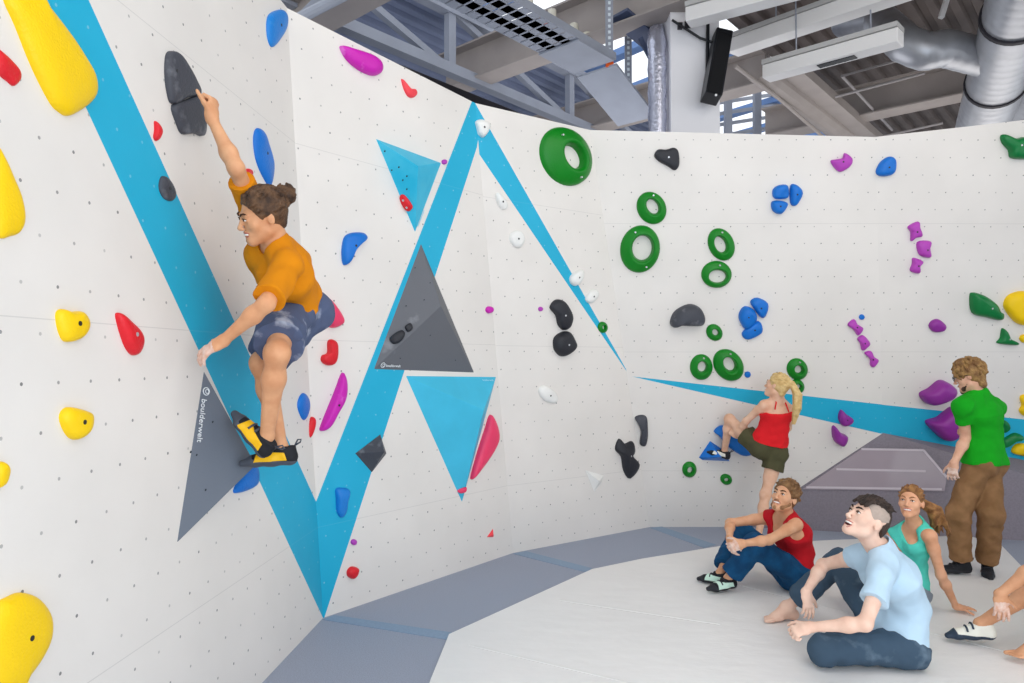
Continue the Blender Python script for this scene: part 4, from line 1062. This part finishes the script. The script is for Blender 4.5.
# ------------------------------------------------------------ people
V3 = Vector
def skin(name, c, c2=None): return mat('skin_' + name, c, .5, vary=.07, vscale=14, bump=.12, bscale=200, col2=c2, spec=.35)
def cloth(name, c, rough=.85, vary=.08, c2=None, thr=None, vscale=10): return mat('cloth_' + name, c, rough, vary=vary, vscale=vscale, bump=.4, bscale=350, spec=.2, col2=c2, thr=thr)
M_chalk = mat('chalked_skin', 'e9cfc2', .75, vary=.08, vscale=40, col2='d9a88f', bump=.2, bscale=200)
VOX = .0055
def person(label, j, s=1.0, fem=False, sk=None, head=None, hands=(), feet=(), garments=None, chalk=(), legs_e=(0, 0), group=None, neck_r=None, ak=1):
    root = empty('person', V3((j['pelvis'].x, j['pelvis'].y, 0)), label, 'person', group)
    S = SDF(); body_prims(S, j, s, -.006, fem)
    for q in 'LR':
        arm_prims(S, j['sh' + q], j['el' + q], j['wr' + q], s, fem, 0, ak)
        leg_prims(S, j['hip' + q], j['kn' + q], j['an' + q], s * (.95 if fem else 1), -.004)
    hc, f, u = j['head'], head['f'], head['u']; R = frame(f, u); hs = head.get('s', 1.0)
    nr = (neck_r or (.046 if fem else .056)) * s
    S.cap(j['neck'] - (j['neck'] - j['waist']).normalized() * .04, hc - R[2] * .055 * hs - R[1] * .022 * hs, nr * 1.08, nr * .95, .03)
    head_sdf(S, hc, R, hs, fem, head.get('smile', .3), head.get('open', 0))
    for q, d, n, curl, tc in hands:
        d = V3(d).normalized(); n = V3(n); n = (n - d * n.dot(d)).normalized()
        th = d.cross(n) if q == 'R' else n.cross(d)
        hand(S, j['wr' + q], d, n, th, .98 * s * (.92 if fem else 1), curl, tc)
    for q, kind, d, up, mats in feet:
        d = V3(d).normalized(); up = V3(up); side = up.cross(d) if q == 'R' else d.cross(up)
        if kind == 'bare': bare_foot(S, j['an' + q], d, up, side, s)
        else:
            upn = (up - d * up.dot(d)).normalized(); b = j['an' + q] - upn * .05 * s
            S.cap(j['an' + q], b, .031 * s, .024 * s, .02); S.cap(b, b + d * .12 * s, .022 * s, .016 * s, .02)
    V, Fq = S.mesh(VOX)
    zones = [(tuple(j['wr' + q] + V3(d).normalized() * .12 * s), .085, 1) for q, d, n, c_, t_ in hands if q in chalk]
    body = np_mesh('body', V, Fq, [sk, M_chalk], root, zones=zones, relax=1)
    for q, kind, d, up, mats in feet:
        if kind == 'shoe':
            d = V3(d).normalized(); up = V3(up); side = up.cross(d) if q == 'R' else d.cross(up)
            shoe(root, j['an' + q], d, up, side, s * (.92 if fem else 1), *mats)
    face_parts(root, hc, R, hs, head['brow'], head['lip'], head.get('smile', .3), head.get('open', 0), head.get('iris', '4a3524'), head.get('look', (0, 0)))
    if garments: garments(root, j, s, R)
    return root, R
def torso_garment(name, root, j, s, e, hem, m, sleeves=None, fem=False, neck=.075, neck_drop=.0, fold=.006, holes=None, vcut=0, fdir=(1, 1, 1), extra=None, fscale=9, flare=.0):
    S = SDF(); C, U, Fc, Fp, Rp, Rc = body_prims(S, j, s, e, fem)
    P, W, N = j['pelvis'], j['waist'], j['neck']; up = (W - P).normalized()
    if extra: extra(S, C, U, Fc, Fp, Rp, Rc)
    if flare > .01: S.cap(P - up * .12 * s, P.lerp(W, .5), (.108 + e + flare) * s, (.098 + e) * s, .03, X=Rp, sx=1.5)
    S.plane(P + up * hem * s, -up)
    if sleeves:
        for q, t, r0, r1 in sleeves:
            S.cap(j['sh' + q], j['sh' + q].lerp(j['el' + q], t), r0 * s, r1 * s, .025, flat=2)
    # neckline
    hd = (j['head'] - N).normalized()
    S.cap(N + U * .01 + Fc * neck_drop * .5, N + hd * .2 + Fc * .02, neck * s, neck * s * 1.1, .012, '-')
    if neck_drop: S.ell(N + Fc * .075 * s + U * (.02 - neck_drop) * s, [.06 * s, .08 * s, (.05 + neck_drop) * s], [Rc, Fc, U], .012, '-')
    if holes:
        for q, r in holes:
            o_ = (j['sh' + q] - N).normalized()
            S.ell(j['sh' + q] + o_ * .05 * s - U * .02 * s, [.085 * s, r * 1.5 * s, r * 1.45 * s], [o_, Fc, U], .012, '-')
    V, Fq = S.mesh(VOX)
    return np_mesh(name, V, Fq, m, root, fold=fold, fscale=fscale, fdir=fdir, relax=1)
def leg_garment(name, root, j, s, e, m, cuffs, waist=.06, fold=.007, fem=False, kr=(.09, .068, .058), fscale=9, fdir=(1, 1, 1)):
    """cuffs: per leg (q, t): t<=1 along the thigh, 1..2 along the shin"""
    S = SDF(); P, W = j['pelvis'], j['waist']; up = (W - P).normalized(); Rp = (j['hipR'] - j['hipL']).normalized(); Fp = up.cross(Rp).normalized()
    S.cap(P - up * .02 * s, P.lerp(W, .6), (.102 + e) * s, (.097 + e) * s, .03, X=Rp, sx=1.5)
    for q in 'LR': S.ell(j['hip' + q] - Fp * .045 * s, [(.085 + e) * s] * 3, None, .03)
    S.plane(P + up * waist * s, up)
    for q, t in cuffs:
        hip, kn, an = j['hip' + q], j['kn' + q], j['an' + q]
        r0, r1, r2 = [(x + e - .012) * s for x in kr]
        if t <= 1:
            S.cap(hip, hip.lerp(kn, t), r0 * 1.04, (r0 * (1 - t) + r1 * t) * 1.14, .03, flat=2)
        else:
            S.cap(hip, kn, r0 * 1.02, r1, .03); S.ell(kn, [r1 * 1.03] * 3, None, .02)
            S.cap(kn, kn.lerp(an, t - 1), r1, r2, .03, flat=2)
    V, Fq = S.mesh(VOX)
    return np_mesh(name, V, Fq, m, root, fold=fold, fscale=fscale, fdir=fdir, relax=1)
def hair_obj(root, j, R, hs, m, tail=None, fold=.002, **k):
    S = SDF(); hair_cap(S, j['head'], R, hs, **k)
    if tail: tail(S)
    V, Fq = S.mesh(.004); return np_mesh('hair', V, Fq, m, root, fold=fold, fscale=40, relax=0)
def hairmat(name, c, c2): return mat('hair_' + name, c, .55, vary=.3, vscale=25, col2=c2, bump=.8, bscale=90, spec=.3)
def collar(root, j, m, s, r=.062):
    pass

M_rub = mat('shoe_rubber', '23252b', .55); M_rubg = mat('grey_rubber', '4b505a', .55); M_yel = mat('shoe_yellow', 'f6bd10', .5); M_mint = mat('shoe_mint', 'cfeedd', .5)
M_blk = mat('shoe_black', '1b1c22', .7); M_wht = mat('shoe_white', 'eceade', .6); M_navy = mat('rubber_navy', '2c3a4c', .5)

# 1 --- leading climber on the left wall
j = {}
j['pelvis'] = at_depth(297, 310, 3.46); j['waist'] = at_depth(289, 284, 3.33); j['neck'] = at_depth(277, 250, 3.14); j['head'] = at_depth(263, 216, 3.04)
j['shR'] = at_depth(255, 214, 3.16); j['shL'] = at_depth(288, 266, 3.02)
j['elR'] = J(j['shR'], 236, 168, .28, -1); j['wrR'] = J(j['elR'], 212, 119, .25, 1)
j['elL'] = J(j['shL'], 266, 304, .27, -1); j['wrL'] = J(j['elL'], 223, 341, .25, 1)
rp = V3((.25, .95, .1)).normalized(); j['hipL'] = j['pelvis'] - rp * .09; j['hipR'] = j['pelvis'] + rp * .09
j['knL'] = J(j['hipL'], 277, 353, .42, -1); j['anL'] = J(j['knL'], 267, 436, .42, 1)
j['knR'] = J(j['hipR'], 262, 363, .42, -1); j['anR'] = J(j['knR'], 281, 447, .41, 1)
#limb_check('climber', j)
def g1(root, j, s, R):
    torso_garment('t_shirt', root, j, s, .012, .05, cloth('orange', 'e08a0c', vary=.08), [('L', .86, .060, .068), ('R', .74, .056, .056)], neck=.064, fold=.009, fscale=8, flare=.015)
    leg_garment('shorts', root, j, s, .014, cloth('denim_shorts', '56617e', c2='a9b0c0', thr=.58, vscale=9), [('L', .80), ('R', .84)], .09, fold=.012, kr=(.1, .094, .05))
    def tail(S):
        c = j['head']; r, f, u = R; b = c - f * .125 + u * .068 + r * .03
        S.cap(c - f * .06 + u * .06, b, .03, .03, .02); S.ell(b, [.046, .044, .04], None, .01); rd = random.Random(5)
        for i in range(30):
            a = rd.uniform(0, 6.28); z = rd.uniform(-.8, .9); q = V3((math.cos(a) * math.sqrt(1 - z * z), math.sin(a) * math.sqrt(1 - z * z), z))
            t = q.orthogonal(); t = Quaternion(q, rd.uniform(0, 6)) @ t
            S.cap(b + q * .043, b + (q * .043 + t.normalized() * .02), .008, .006, .003)
    hair_obj(root, j, R, 1.0, hairmat('brown_bun', '3b291e', '6b4d35'), tail, thick=.012, n=110, seed=3, low=-.04, sweep=lambda P: V3((0, -1, .35)), rad=.008, jit=.5)
person('person in an orange T-shirt and denim shorts climbing the left wall, hair in a bun', j, 1.0, False, skin('tan', 'dfa67c', 'd2946a'),
    dict(f=V3((-.80, -.50, -.32)), u=V3((.28, -.12, .95)), brow='4b3222', lip='b8685a', smile=.4, open=.5, s=1.0),
    [('R', (.06, .05, 1), (-1, .1, .05), (1.3, 1.3, 1.3, 1.3), .1), ('L', (-.84, -.02, -.5), (-.25, .5, -.8), (.3, .32, .36, .4), .3)],
    [('L', 'shoe', (-.62, .0, .78), (.78, -.15, .6), (M_blk, M_rubg, M_yel)), ('R', 'shoe', (-.97, -.12, -.05), (0, 0, 1), (M_blk, M_rubg, M_yel))], g1, chalk=('L',), ak=.88)

# 2 --- climbing woman on the back wall, seen from behind
j = {}
j['pelvis'] = at_depth(768, 448, 6.43); j['waist'] = at_depth(774, 428, 6.38); j['neck'] = at_depth(778, 401, 6.3); j['head'] = at_depth(777, 386, 6.25)
j['shL'] = at_depth(764, 405, 6.3); j['shR'] = at_depth(791, 410, 6.36)
j['elL'] = J(j['shL'], 746, 421, .25, 1); j['wrL'] = J(j['elL'], 737, 436, .23, 1)
j['elR'] = J(j['shR'], 788, 428, .25, 1); j['wrR'] = J(j['elR'], 772, 420, .23, 1)
j['hipL'] = at_depth(759, 447, 6.43); j['hipR'] = at_depth(777, 452, 6.43)
j['knL'] = J(j['hipL'], 729.5, 419, .40, 1); j['anL'] = J(j['knL'], 724.5, 451, .37, 1)
j['knR'] = J(j['hipR'], 765, 496, .40, 1); j['anR'] = J(j['knR'], 758, 538, .39, 1)
#limb_check('woman', j)
M_redw = cloth('red_top', 'e8232b', vary=.06)
def g2(root, j, s, R):
    S = SDF(); C, U, Fc, Fp, Rp, Rc = body_prims(S, j, s, .014, True, 'notrap')
    S.plane(at_depth(775, 411.5, 6.3), U); S.plane(j['pelvis'] + (j['waist'] - j['pelvis']).normalized() * .055, -(j['waist'] - j['pelvis']).normalized())
    for q in 'LR': S.ell(j['sh' + q] + (j['sh' + q] - j['neck']).normalized() * .03, [.07, .07, .07], None, .01, '-')
    V, Fq = S.mesh(VOX); o = np_mesh('tank_top', V, Fq, M_redw, root, fold=.007, fscale=10)
    for q in (-1, 1):
        S = MB(); a = C + Rc * q * .075 * s - Fc * .085 + U * .05; b = j['neck'] + Rc * q * .05 - Fc * .055 + U * .0; S.tube([a, b, b + Fc * .05 + U * .025], .006, 8); S.build('strap', M_redw, o, smooth=True)
    leg_garment('shorts', root, j, s, .008, cloth('olive', '55533a', vary=.12), [('L', .44), ('R', .42)], .075, fold=.01, kr=(.095, .092, .05))
    def tail(S):
        a = at_depth(792, 383, 6.17)
        S.cap(j['head'] - R[1] * .08 + R[2] * .03, a, .035, .022, .02)
        for k in range(9):
            dx = (k % 3 - 1) * .016; dy = (k // 3 - 1) * .016
            pts = [a + V3((dx * .4, dy * .4, 0)), at_depth(797.5, 395, 6.13) + V3((dx, dy, 0)), at_depth(797, 408, 6.13) + V3((dx * 1.1, dy, 0)), at_depth(793.5, 424 - (k % 2) * 4, 6.18) + V3((dx * .5, dy * .5, 0))]
            for (p, q_), (ra, rb) in zip(zip(pts, pts[1:]), ((.017, .019), (.019, .016), (.016, .005))): S.cap(p, q_, ra, rb, .004)
    hair_obj(root, j, R, .95, hairmat('blonde', 'c9a468', 'e6c88e'), tail, thick=.012, n=80, seed=4, sweep=lambda P: V3((0, -1, .15)), rad=.007, jit=.25)
person('person in a red strappy top and olive shorts climbing the back wall, blonde ponytail', j, .94, True, skin('fair', 'ecc0a4', 'e0ad8e'),
    dict(f=V3((-.66, .72, .25)), u=V3((.22, .0, .97)), brow='a8825a', lip='c2796c', s=.95),
    [('L', (-.6, .5, .5), (0, 1, 0), (.8, .8, .8, .8), .4), ('R', (-.3, .5, .8), (0, 1, 0), (.8, .8, .8, .8), .4)],
    [('L', 'shoe', (-.88, .42, .22), (.2, -.1, 1), (M_blk, M_rub, M_wht)), ('R', 'shoe', (-.35, .9, -.05), (0, 0, 1), (M_blk, M_rub, None))], g2)

# 3 --- seated man in red tank top
j = {}
j['pelvis'] = at_depth(793, 573, 5.18); j['waist'] = at_depth(796, 550, 5.2); j['neck'] = at_depth(785, 517, 5.14); j['head'] = at_depth(785, 497, 5.06)
j['shL'] = at_depth(796, 525, 5.00); j['shR'] = at_depth(766, 518, 5.26)
j['elL'] = J(j['shL'], 769, 540, .28, -1); j['wrL'] = J(j['elL'], 743, 543.5, .25, -1)
j['elR'] = J(j['shR'], 730, 523, .28, -1); j['wrR'] = J(j['elR'], 729.5, 538, .25, -1)
rp = V3((-.25, .95, 0)).normalized(); j['hipL'] = j['pelvis'] - rp * .095; j['hipR'] = j['pelvis'] + rp * .095
j['knL'] = J(j['hipL'], 755, 545, .42, -1); j['anL'] = at_depth(728, 578, 5.15)
j['knR'] = J(j['hipR'], 741, 530, .46, 1); j['anR'] = at_depth(720, 573, 5.3)
#limb_check('redman', j)
M_redt = cloth('red_tank', 'c81c28', vary=.08)
def g3(root, j, s, R):
    torso_garment('tank_top', root, j, s, .012, -.03, M_redt, None, neck=.074, neck_drop=.055, holes=[('L', .085), ('R', .08)], fold=.008)
    leg_garment('trousers', root, j, s, .018, cloth('petrol_blue', '15527f', vary=.1, c2='0f3f66'), [('L', 1.86), ('R', 1.84)], .03, fold=.012, kr=(.095, .078, .076))
    hair_obj(root, j, R, 1.0, hairmat('light_brown', '6b4a30', '94704a'), None, thick=.016, n=110, seed=6, sweep=lambda P: V3((.2, -.7, .1)), rad=.008, jit=.6, up=.003)
    S = SDF(); c = j['head']; r, f, u = R
    def p(x, y, z): return c + r * x + f * y + u * z
    for q in (-1, 1): S.cap(p(q * .058, .02, -.045), p(q * .036, .058, -.083), .014, .014, .01)
    S.cap(p(-.034, .06, -.085), p(0, .083, -.097), .014, .0135, .01); S.cap(p(.034, .06, -.085), p(0, .083, -.097), .014, .0135, .01)
    S.cap(p(-.028, .0795, -.062), p(-.014, .0935, -.0485), .004, .004, .004); S.cap(p(.028, .0795, -.062), p(.014, .0935, -.0485), .004, .004, .004); S.cap(p(-.014, .0935, -.0485), p(.014, .0935, -.0485), .0042, .0042, .004)
    V, Fq = S.mesh(.003); np_mesh('beard', V, Fq, hairmat('beard_light', '8a6244', 'a57b55'), root, fold=.002, fscale=60)
person('person in a red tank top and petrol blue trousers sitting on the mat, smiling upward', j, .93, False, skin('warm', 'e3ae8a', 'd79c76'),
    dict(f=V3((-.72, -.58, .36)), u=V3((.3, .1, .95)), brow='5a3c24', lip='c27a6b', smile=1.0, open=.4, look=(0, .6)),
    [('L', (-.85, .25, -.4), (-.2, .8, -.3), (.6, .65, .7, .75), .5), ('R', (.1, -.1, -1), (.8, .3, -.1), (.4, .45, .5, .55), .4)],
    [('L', 'shoe', (-.93, -.32, -.06), (-.05, -.1, 1), (M_blk, M_rub, M_mint)), ('R', 'shoe', (-.8, .5, -.04), (0, 0, 1), (M_blk, M_rub, M_mint))], g3, chalk=('L', 'R'), ak=.92)

# 4 --- laughing man in pale blue T-shirt
j = {}
j['pelvis'] = at_depth(893, 641, 3.97); j['waist'] = at_depth(904, 605, 4.0); j['neck'] = at_depth(882, 553, 3.87); j['head'] = at_depth(867, 520, 3.84)
j['shL'] = at_depth(882, 577, 3.68); j['shR'] = at_depth(860, 556, 4.02)
j['elL'] = J(j['shL'], 865, 624, .29, -1); j['wrL'] = J(j['elL'], 810, 627, .26, 1)
j['elR'] = J(j['shR'], 823, 565, .28, 1); j['wrR'] = J(j['elR'], 806, 592, .25, -1)
rp = V3((-.1, .99, 0)).normalized(); j['hipL'] = j['pelvis'] - rp * .095; j['hipR'] = j['pelvis'] + rp * .095
j['knL'] = at_depth(824, 650, 3.88); j['anL'] = at_depth(857, 636, 4.2)
j['knR'] = J(j['hipR'], 839, 562, .46, 1); j['anR'] = at_depth(788, 607, 4.58)
#limb_check('blueman', j)
M_pale = cloth('pale_blue', 'c3def1', vary=.05)
def g4(root, j, s, R):
    torso_garment('t_shirt', root, j, s, .019, -.06, M_pale, [('L', .52, .060, .068), ('R', .26, .056, .060)], neck=.064, fold=.011, fscale=7, flare=.004)
    leg_garment('jeans', root, j, s, .012, cloth('denim', '425669', c2='66798a', thr=.56, vary=.2, vscale=7), [('L', 1.9), ('R', 1.82)], .04, fold=.013, kr=(.095, .074, .072))
    # hair: long on top, shaved sides
    hc = j['head']; r, f, u = R
    K = 1.06
    def p(x, y, z): return hc + (r * x + f * y + u * z) * K
    A = [r, f, u]
    S = SDF(); S.ell(p(0, -.012, .034), [.0748 * K, .0948 * K, .0835 * K], A, .01)
    S.plane(p(0, .055, .05), f - u * .62); S.plane(p(0, 0, .012), -u - f * .35)
    for q in (-1, 1): S.ell(p(q * .085, .0, .0), [.02, .03, .03], A, .006, '-')
    V, Fq = S.mesh(.004); np_mesh('shaved_hair', V, Fq, mat('stubble_hair', 'b5a397', .9, vary=.1, vscale=60), root)
    S = SDF(); S.ell(p(0, -.014, .046), [.066 * K, .098 * K, .086 * K], A, .01); S.plane(p(0, .062, .06), f - u * .4); S.plane(p(0, 0, .050), -u + f * .95)
    S.ell(p(0, -.047, .004), [.066 * K, .068 * K, .088 * K], A, .015); S.plane(p(0, -.03, .02), f * 1.0 - u * .75)
    rd = random.Random(2)
    for i in range(90):
        x = rd.uniform(-.052, .052); t = rd.uniform(-.15, 2.0); y = -.014 + .094 * math.cos(t); z = .046 + .084 * math.sin(t) * math.sqrt(max(0, 1 - (x / .066) ** 2))
        if z < .05 + .55 * (y + .0) * .0 and y > -.05: continue
        a = p(x, y, z); d_ = (r * rd.uniform(-.6, .6) - f * math.sin(t) + u * math.cos(t) * .8 + u * .25).normalized() * rd.uniform(.025, .04)
        S.cap(a, a + d_, .009, .004, .003)
    V, Fq = S.mesh(.0038); np_mesh('hair', V, Fq, hairmat('black_brown', '2a211e', '453730'), root, fold=.002, fscale=40, relax=0)
person('person in a pale blue T-shirt and jeans sitting cross-legged, laughing with head thrown back', j, 1.0, False, skin('pale', 'f0cbb6', 'e6bba5'),
    dict(f=V3((-.84, -.17, .52)), u=V3((.52, .05, .85)), brow='2c201b', lip='c98378', smile=.9, open=1.5, look=(0, .5), s=1.06),
    [('L', (-.88, .1, -.3), (.1, .5, -.85), (1.0, 1.05, 1.1, 1.15), .5), ('R', (.05, -.3, -1), (-.3, .85, -.2), (.2, .25, .3, .35), .2)],
    [('R', 'bare', (-1, -.12, -.06), (0, 0, 1), None), ('L', 'bare', (.9, .25, -.1), (0, -.5, .85), None)], g4, ak=.93)

# 5 --- seated woman in turquoise tank top
j = {}
j['pelvis'] = at_depth(902, 590, 4.86); j['waist'] = at_depth(908, 565, 4.86); j['neck'] = at_depth(914, 527, 4.77); j['head'] = at_depth(911, 502, 4.68)
j['shL'] = at_depth(930, 536, 4.63); j['shR'] = at_depth(893, 535, 4.86)
j['elL'] = J(j['shL'], 941, 575, .27, 1); j['wrL'] = at_depth(956, 606.5, 4.72)
j['elR'] = at_depth(886, 562, 5.02); j['wrR'] = at_depth(880, 590, 5.1)
rp = V3((-.75, .62, 0)).normalized(); j['hipL'] = j['pelvis'] - rp * .09; j['hipR'] = j['pelvis'] + rp * .09
ff = V3((-.55, -.8, 0)).normalized()
j['knL'] = j['hipL'] + V3((-.3, -.24, .02)); j['knR'] = j['hipR'] + V3((-.33, -.1, .12))
j['anL'] = at_depth(889, 603, 4.85); j['anR'] = at_depth(872, 612, 4.5)
#limb_check('tealwoman', j)
def g5(root, j, s, R):
    torso_garment('tank_top', root, j, s, .006, -.06, cloth('turquoise', '5bdcc8', vary=.05), None, True, neck=.066, neck_drop=.03, holes=[('L', .062), ('R', .062)], fold=.007)
    leg_garment('leggings', root, j, s, .008, cloth('grey_leggings', '8f99a6'), [('L', 1.8), ('R', 1.8)], .04, fold=.006)
    def tail(S):
        c = j['head']; r, f, u = R; a = c - f * .10 + u * .035; S.cap(a, at_depth(934, 512, 4.72), .03, .034, .02); S.cap(at_depth(934, 512, 4.72), at_depth(939, 530, 4.76), .034, .012, .02)
        S.cap(c - f * .06 + u * .03, a, .035, .024, .02); rd = random.Random(8)
        for k in range(26):
            dx = rd.uniform(-.035, .035); dy = rd.uniform(-.03, .03)
            pts = [a + V3((dx * .4, dy * .4, 0)), at_depth(933, 508, 4.72) + V3((dx, dy, 0)), at_depth(938, 523, 4.74) + V3((dx * 1.2, dy, 0)), at_depth(940 + dx * 200, 536 - (k % 3) * 3, 4.76) + V3((dx * .8, dy * .5, 0))]
            for (p, q_), (ra, rb) in zip(zip(pts, pts[1:]), ((.013, .015), (.015, .012), (.012, .003))): S.cap(p, q_, ra, rb, .003)
    hair_obj(root, j, R, .93, hairmat('strawberry', '6e4627', 'a87848'), tail, thick=.008, n=70, seed=9, sweep=lambda P: V3((0, -1, .1)), rad=.006, jit=.2)
person('person in a turquoise tank top leaning back on one hand, ponytail, behind the laughing man', j, .92, True, skin('sunny', 'e6ad8a', 'da9c76'),
    dict(f=V3((-.66, -.70, .22)), u=V3((.12, .1, .98)), brow='9a6c48', lip='c8766c', smile=.9, open=.22, s=.93, iris='54463a', look=(0, .4)),
    [('L', (.96, .1, -.12), (-.1, .0, -1), (.08, .06, .06, .1), .1), ('R', (.3, .8, -.2), (0, 0, -1), (.1, .1, .1, .1), .1)],
    [('L', 'bare', (.3, -.9, 0), (0, 0, 1), None), ('R', 'bare', (.95, .1, 0), (0, 0, 1), None)], g5)

# 6 --- standing man in green T-shirt
j = {}
j['pelvis'] = at_depth(983, 463, 5.56); j['waist'] = at_depth(983, 434, 5.56); j['neck'] = at_depth(977, 399, 5.52); j['head'] = at_depth(969, 376, 5.50)
j['shL'] = at_depth(962, 407, 5.42); j['shR'] = at_depth(996, 408, 5.66)
j['elL'] = J(j['shL'], 966, 438, .28, 1); j['wrL'] = J(j['elL'], 954, 463, .25, -1)
j['elR'] = at_depth(994, 438, 5.88); j['wrR'] = at_depth(975, 432, 6.0)
rp = V3((.8, .55, 0)).normalized(); j['hipL'] = j['pelvis'] - rp * .09; j['hipR'] = j['pelvis'] + rp * .09
j['knL'] = J(j['hipL'], 958, 515, .43, -1); j['anL'] = at_depth(961, 562, 5.56)
j['knR'] = J(j['hipR'], 991, 514, .43, -1); j['anR'] = at_depth(987, 563, 5.58)
#limb_check('greenman', j)
def g6(root, j, s, R):
    torso_garment('t_shirt', root, j, s, .024, -.0, cloth('green', '12a51c', vary=.08), [('L', .5, .052, .060), ('R', .5, .052, .058)], neck=.062, fold=.009, fscale=7, flare=.018)
    leg_garment('trousers', root, j, s, .013, cloth('brown_corduroy', '96704d', vary=.12, c2='82603f'), [('L', 1.92), ('R', 1.94)], .06, fold=.011, kr=(.093, .084, .08))
    hair_obj(root, j, R, 1.0, hairmat('dark_blonde', '7a5634', 'a8834f'), None, thick=.028, n=150, seed=12, sweep=lambda P: V3((P.x * 4, P.y * 3, -.9)), rad=.009, jit=.4, low=-.085, up=.004, front=.08)
    c = j['head']; r, f, u = R
    def p(x, y, z): return c + r * x + f * y + u * z
    S = SDF()
    for q in (-1, 1): S.cap(p(q * .05, .02, -.06), p(q * .03, .062, -.09), .013, .015, .01)
    S.cap(p(-.03, .062, -.09), p(.03, .062, -.09), .015, .015, .01); S.cap(p(0, .08, -.098), p(0, .082, -.112), .017, .014, .01)
    V, Fq = S.mesh(.003); np_mesh('beard', V, Fq, hairmat('dark_beard', '3a261b', '57402e'), root, fold=.002, fscale=60)
    S = MB()
    for q in (-1, 1):
        cc = p(q * .031, .104, .004); S.tube([cc + (r * math.cos(t * math.pi / 10) * .024 + u * math.sin(t * math.pi / 10) * .018) for t in range(20)], .0022, 6, closed=True)
        S.tube([p(q * .055, .103, .008), p(q * .076, .06, .008), p(q * .083, -.005, .006)], .0022, 6)
    S.tube([p(-.008, .106, .006), p(.008, .106, .006)], .002, 6); S.build('glasses', M_black, root, smooth=True)
person('person in a green T-shirt and brown trousers standing with back turned, glasses', j, 1.0, False, skin('rosy', 'e2b094', 'd59e82'),
    dict(f=V3((-.72, .62, -.3)), u=V3((-.2, .2, .96)), brow='5a3c24', lip='b8766a'),
    [('L', (-.15, -.0, -1), (.7, .5, 0), (.3, .4, .45, .5), .3), ('R', (-.7, .2, .2), (-.2, .6, -.6), (.6, .6, .6, .6), .3)],
    [('L', 'shoe', (-.97, .12, -.05), (0, 0, 1), (M_blk, M_rub, None)), ('R', 'shoe', (-.45, -.75, -.05), (0, 0, 1), (M_blk, M_rub, None))], g6, chalk=('L',))

# 7 --- person cropped by the right frame edge
j = {}
j['pelvis'] = at_depth(1118, 632, 4.08); j['waist'] = at_depth(1124, 605, 4.12); j['neck'] = at_depth(1118, 545, 4.12); j['head'] = at_depth(1108, 516, 4.08)
j['shL'] = at_depth(1108, 560, 3.94); j['shR'] = at_depth(1102, 556, 4.27)
j['anR'] = at_depth(980, 624, 4.19); j['knR'] = J(j['anR'], 1052, 580, .42, 1)
j['anL'] = at_depth(1040, 641, 3.95); j['knL'] = at_depth(1090, 590, 3.72)
j['hipL'] = j['pelvis'] - V3((-.1, .09, 0)); j['hipR'] = j['pelvis'] + V3((-.1, .09, 0))
j['wrR'] = at_depth(1000, 594, 4.0); j['elR'] = J(j['wrR'], 1042, 562, .26, 1)
j['wrL'] = at_depth(1085, 600, 3.8); j['elL'] = J(j['shL'], 1115, 598, .28, -1)
#limb_check('cropped', j)
def g7(root, j, s, R):
    torso_garment('t_shirt', root, j, s, .012, -.06, cloth('charcoal_shirt', '3d424c'), [('L', .55, .058, .066), ('R', .55, .058, .066)], neck=.062, fold=.01)
    leg_garment('shorts', root, j, s, .016, cloth('black_shorts', '24262c'), [('L', .75), ('R', .75)], .04, fold=.01)
    hair_obj(root, j, R, 1.0, hairmat('brown_short', '4e3827', '6e5238'), None, thick=.014, n=60, seed=15)
person('person cut off by the right frame edge: tanned shin, resting hand and one shoe', j, 1.03, False, skin('tanned', 'dea67f', 'd09670'),
    dict(f=V3((-.9, .1, .2)), u=V3((.1, 0, 1)), brow='4b3222', lip='b8685a'),
    [('R', (.02, -.1, -1), (.2, .9, -.1), (.15, .2, .25, .3), .1), ('L', (-.7, .2, -.5), (0, 0, -1), (.5, .5, .5, .5), .3)],
    [('R', 'shoe', (-.93, .28, -.1), (-.1, 0, 1), (M_wht, M_navy, None)), ('L', 'bare', (-.98, -.02, -.08), (0, 0, 1), None)], g7, chalk=('R',))
# ------------------------------------------------------------ light
w = bpy.data.worlds.new('world'); SC.world = w; w.use_nodes = True
bg = w.node_tree.nodes['Background']; bg.inputs['Color'].default_value = (.92, .955, 1.0, 1); bg.inputs['Strength'].default_value = 1.32
def area(name, loc, target, size, energy, col=(1, 1, 1), sy=None):
    l = bpy.data.lights.new(name, 'AREA'); l.energy = energy; l.size = size; l.color = col
    if sy: l.shape = 'RECTANGLE'; l.size_y = sy
    o = bpy.data.objects.new(name, l); COL.objects.link(o); o.location = loc
    o.rotation_euler = (Vector(target) - Vector(loc)).to_track_quat('-Z', 'Y').to_euler()
    return o
area('key_fill_light', (2.8, 1.5, 6.0), (1.6, 6.0, 0.5), 3.4, 95, (1, .94, .87))
area('key_fill_light', (4.6, 3.6, 5.4), (-1.3, 3.6, 1.6), 2.6, 40, (1, .95, .89))  # added fill, evens the left wall with its neighbour; no fixture here
area('key_fill_light', (1.6, -1.2, 1.9), (-.6, 4.4, .3), 2.8, 95, (.76, .88, 1))  # cool low fill added behind the camera, stands in for daylight
area('added_roof_fill', (1.5, 10.5, 3.0), (1.5, 10.6, 8), 4.0, 90, (.97, .97, 1))  # unseen fill added behind the climbing walls to brighten the roof underside
area('added_roof_fill', (6.5, 9.5, 3.0), (6.5, 9.6, 8), 3.0, 60, (1, .96, .92))  # same added roof fill for the right side, no real uplighter
vs_ = SC.view_settings
SC.display_settings.display_device = 'sRGB'
vs_.view_transform = 'Standard'; vs_.look = 'None'; vs_.gamma = 1; vs_.exposure = 0; vs_.use_curve_mapping = False
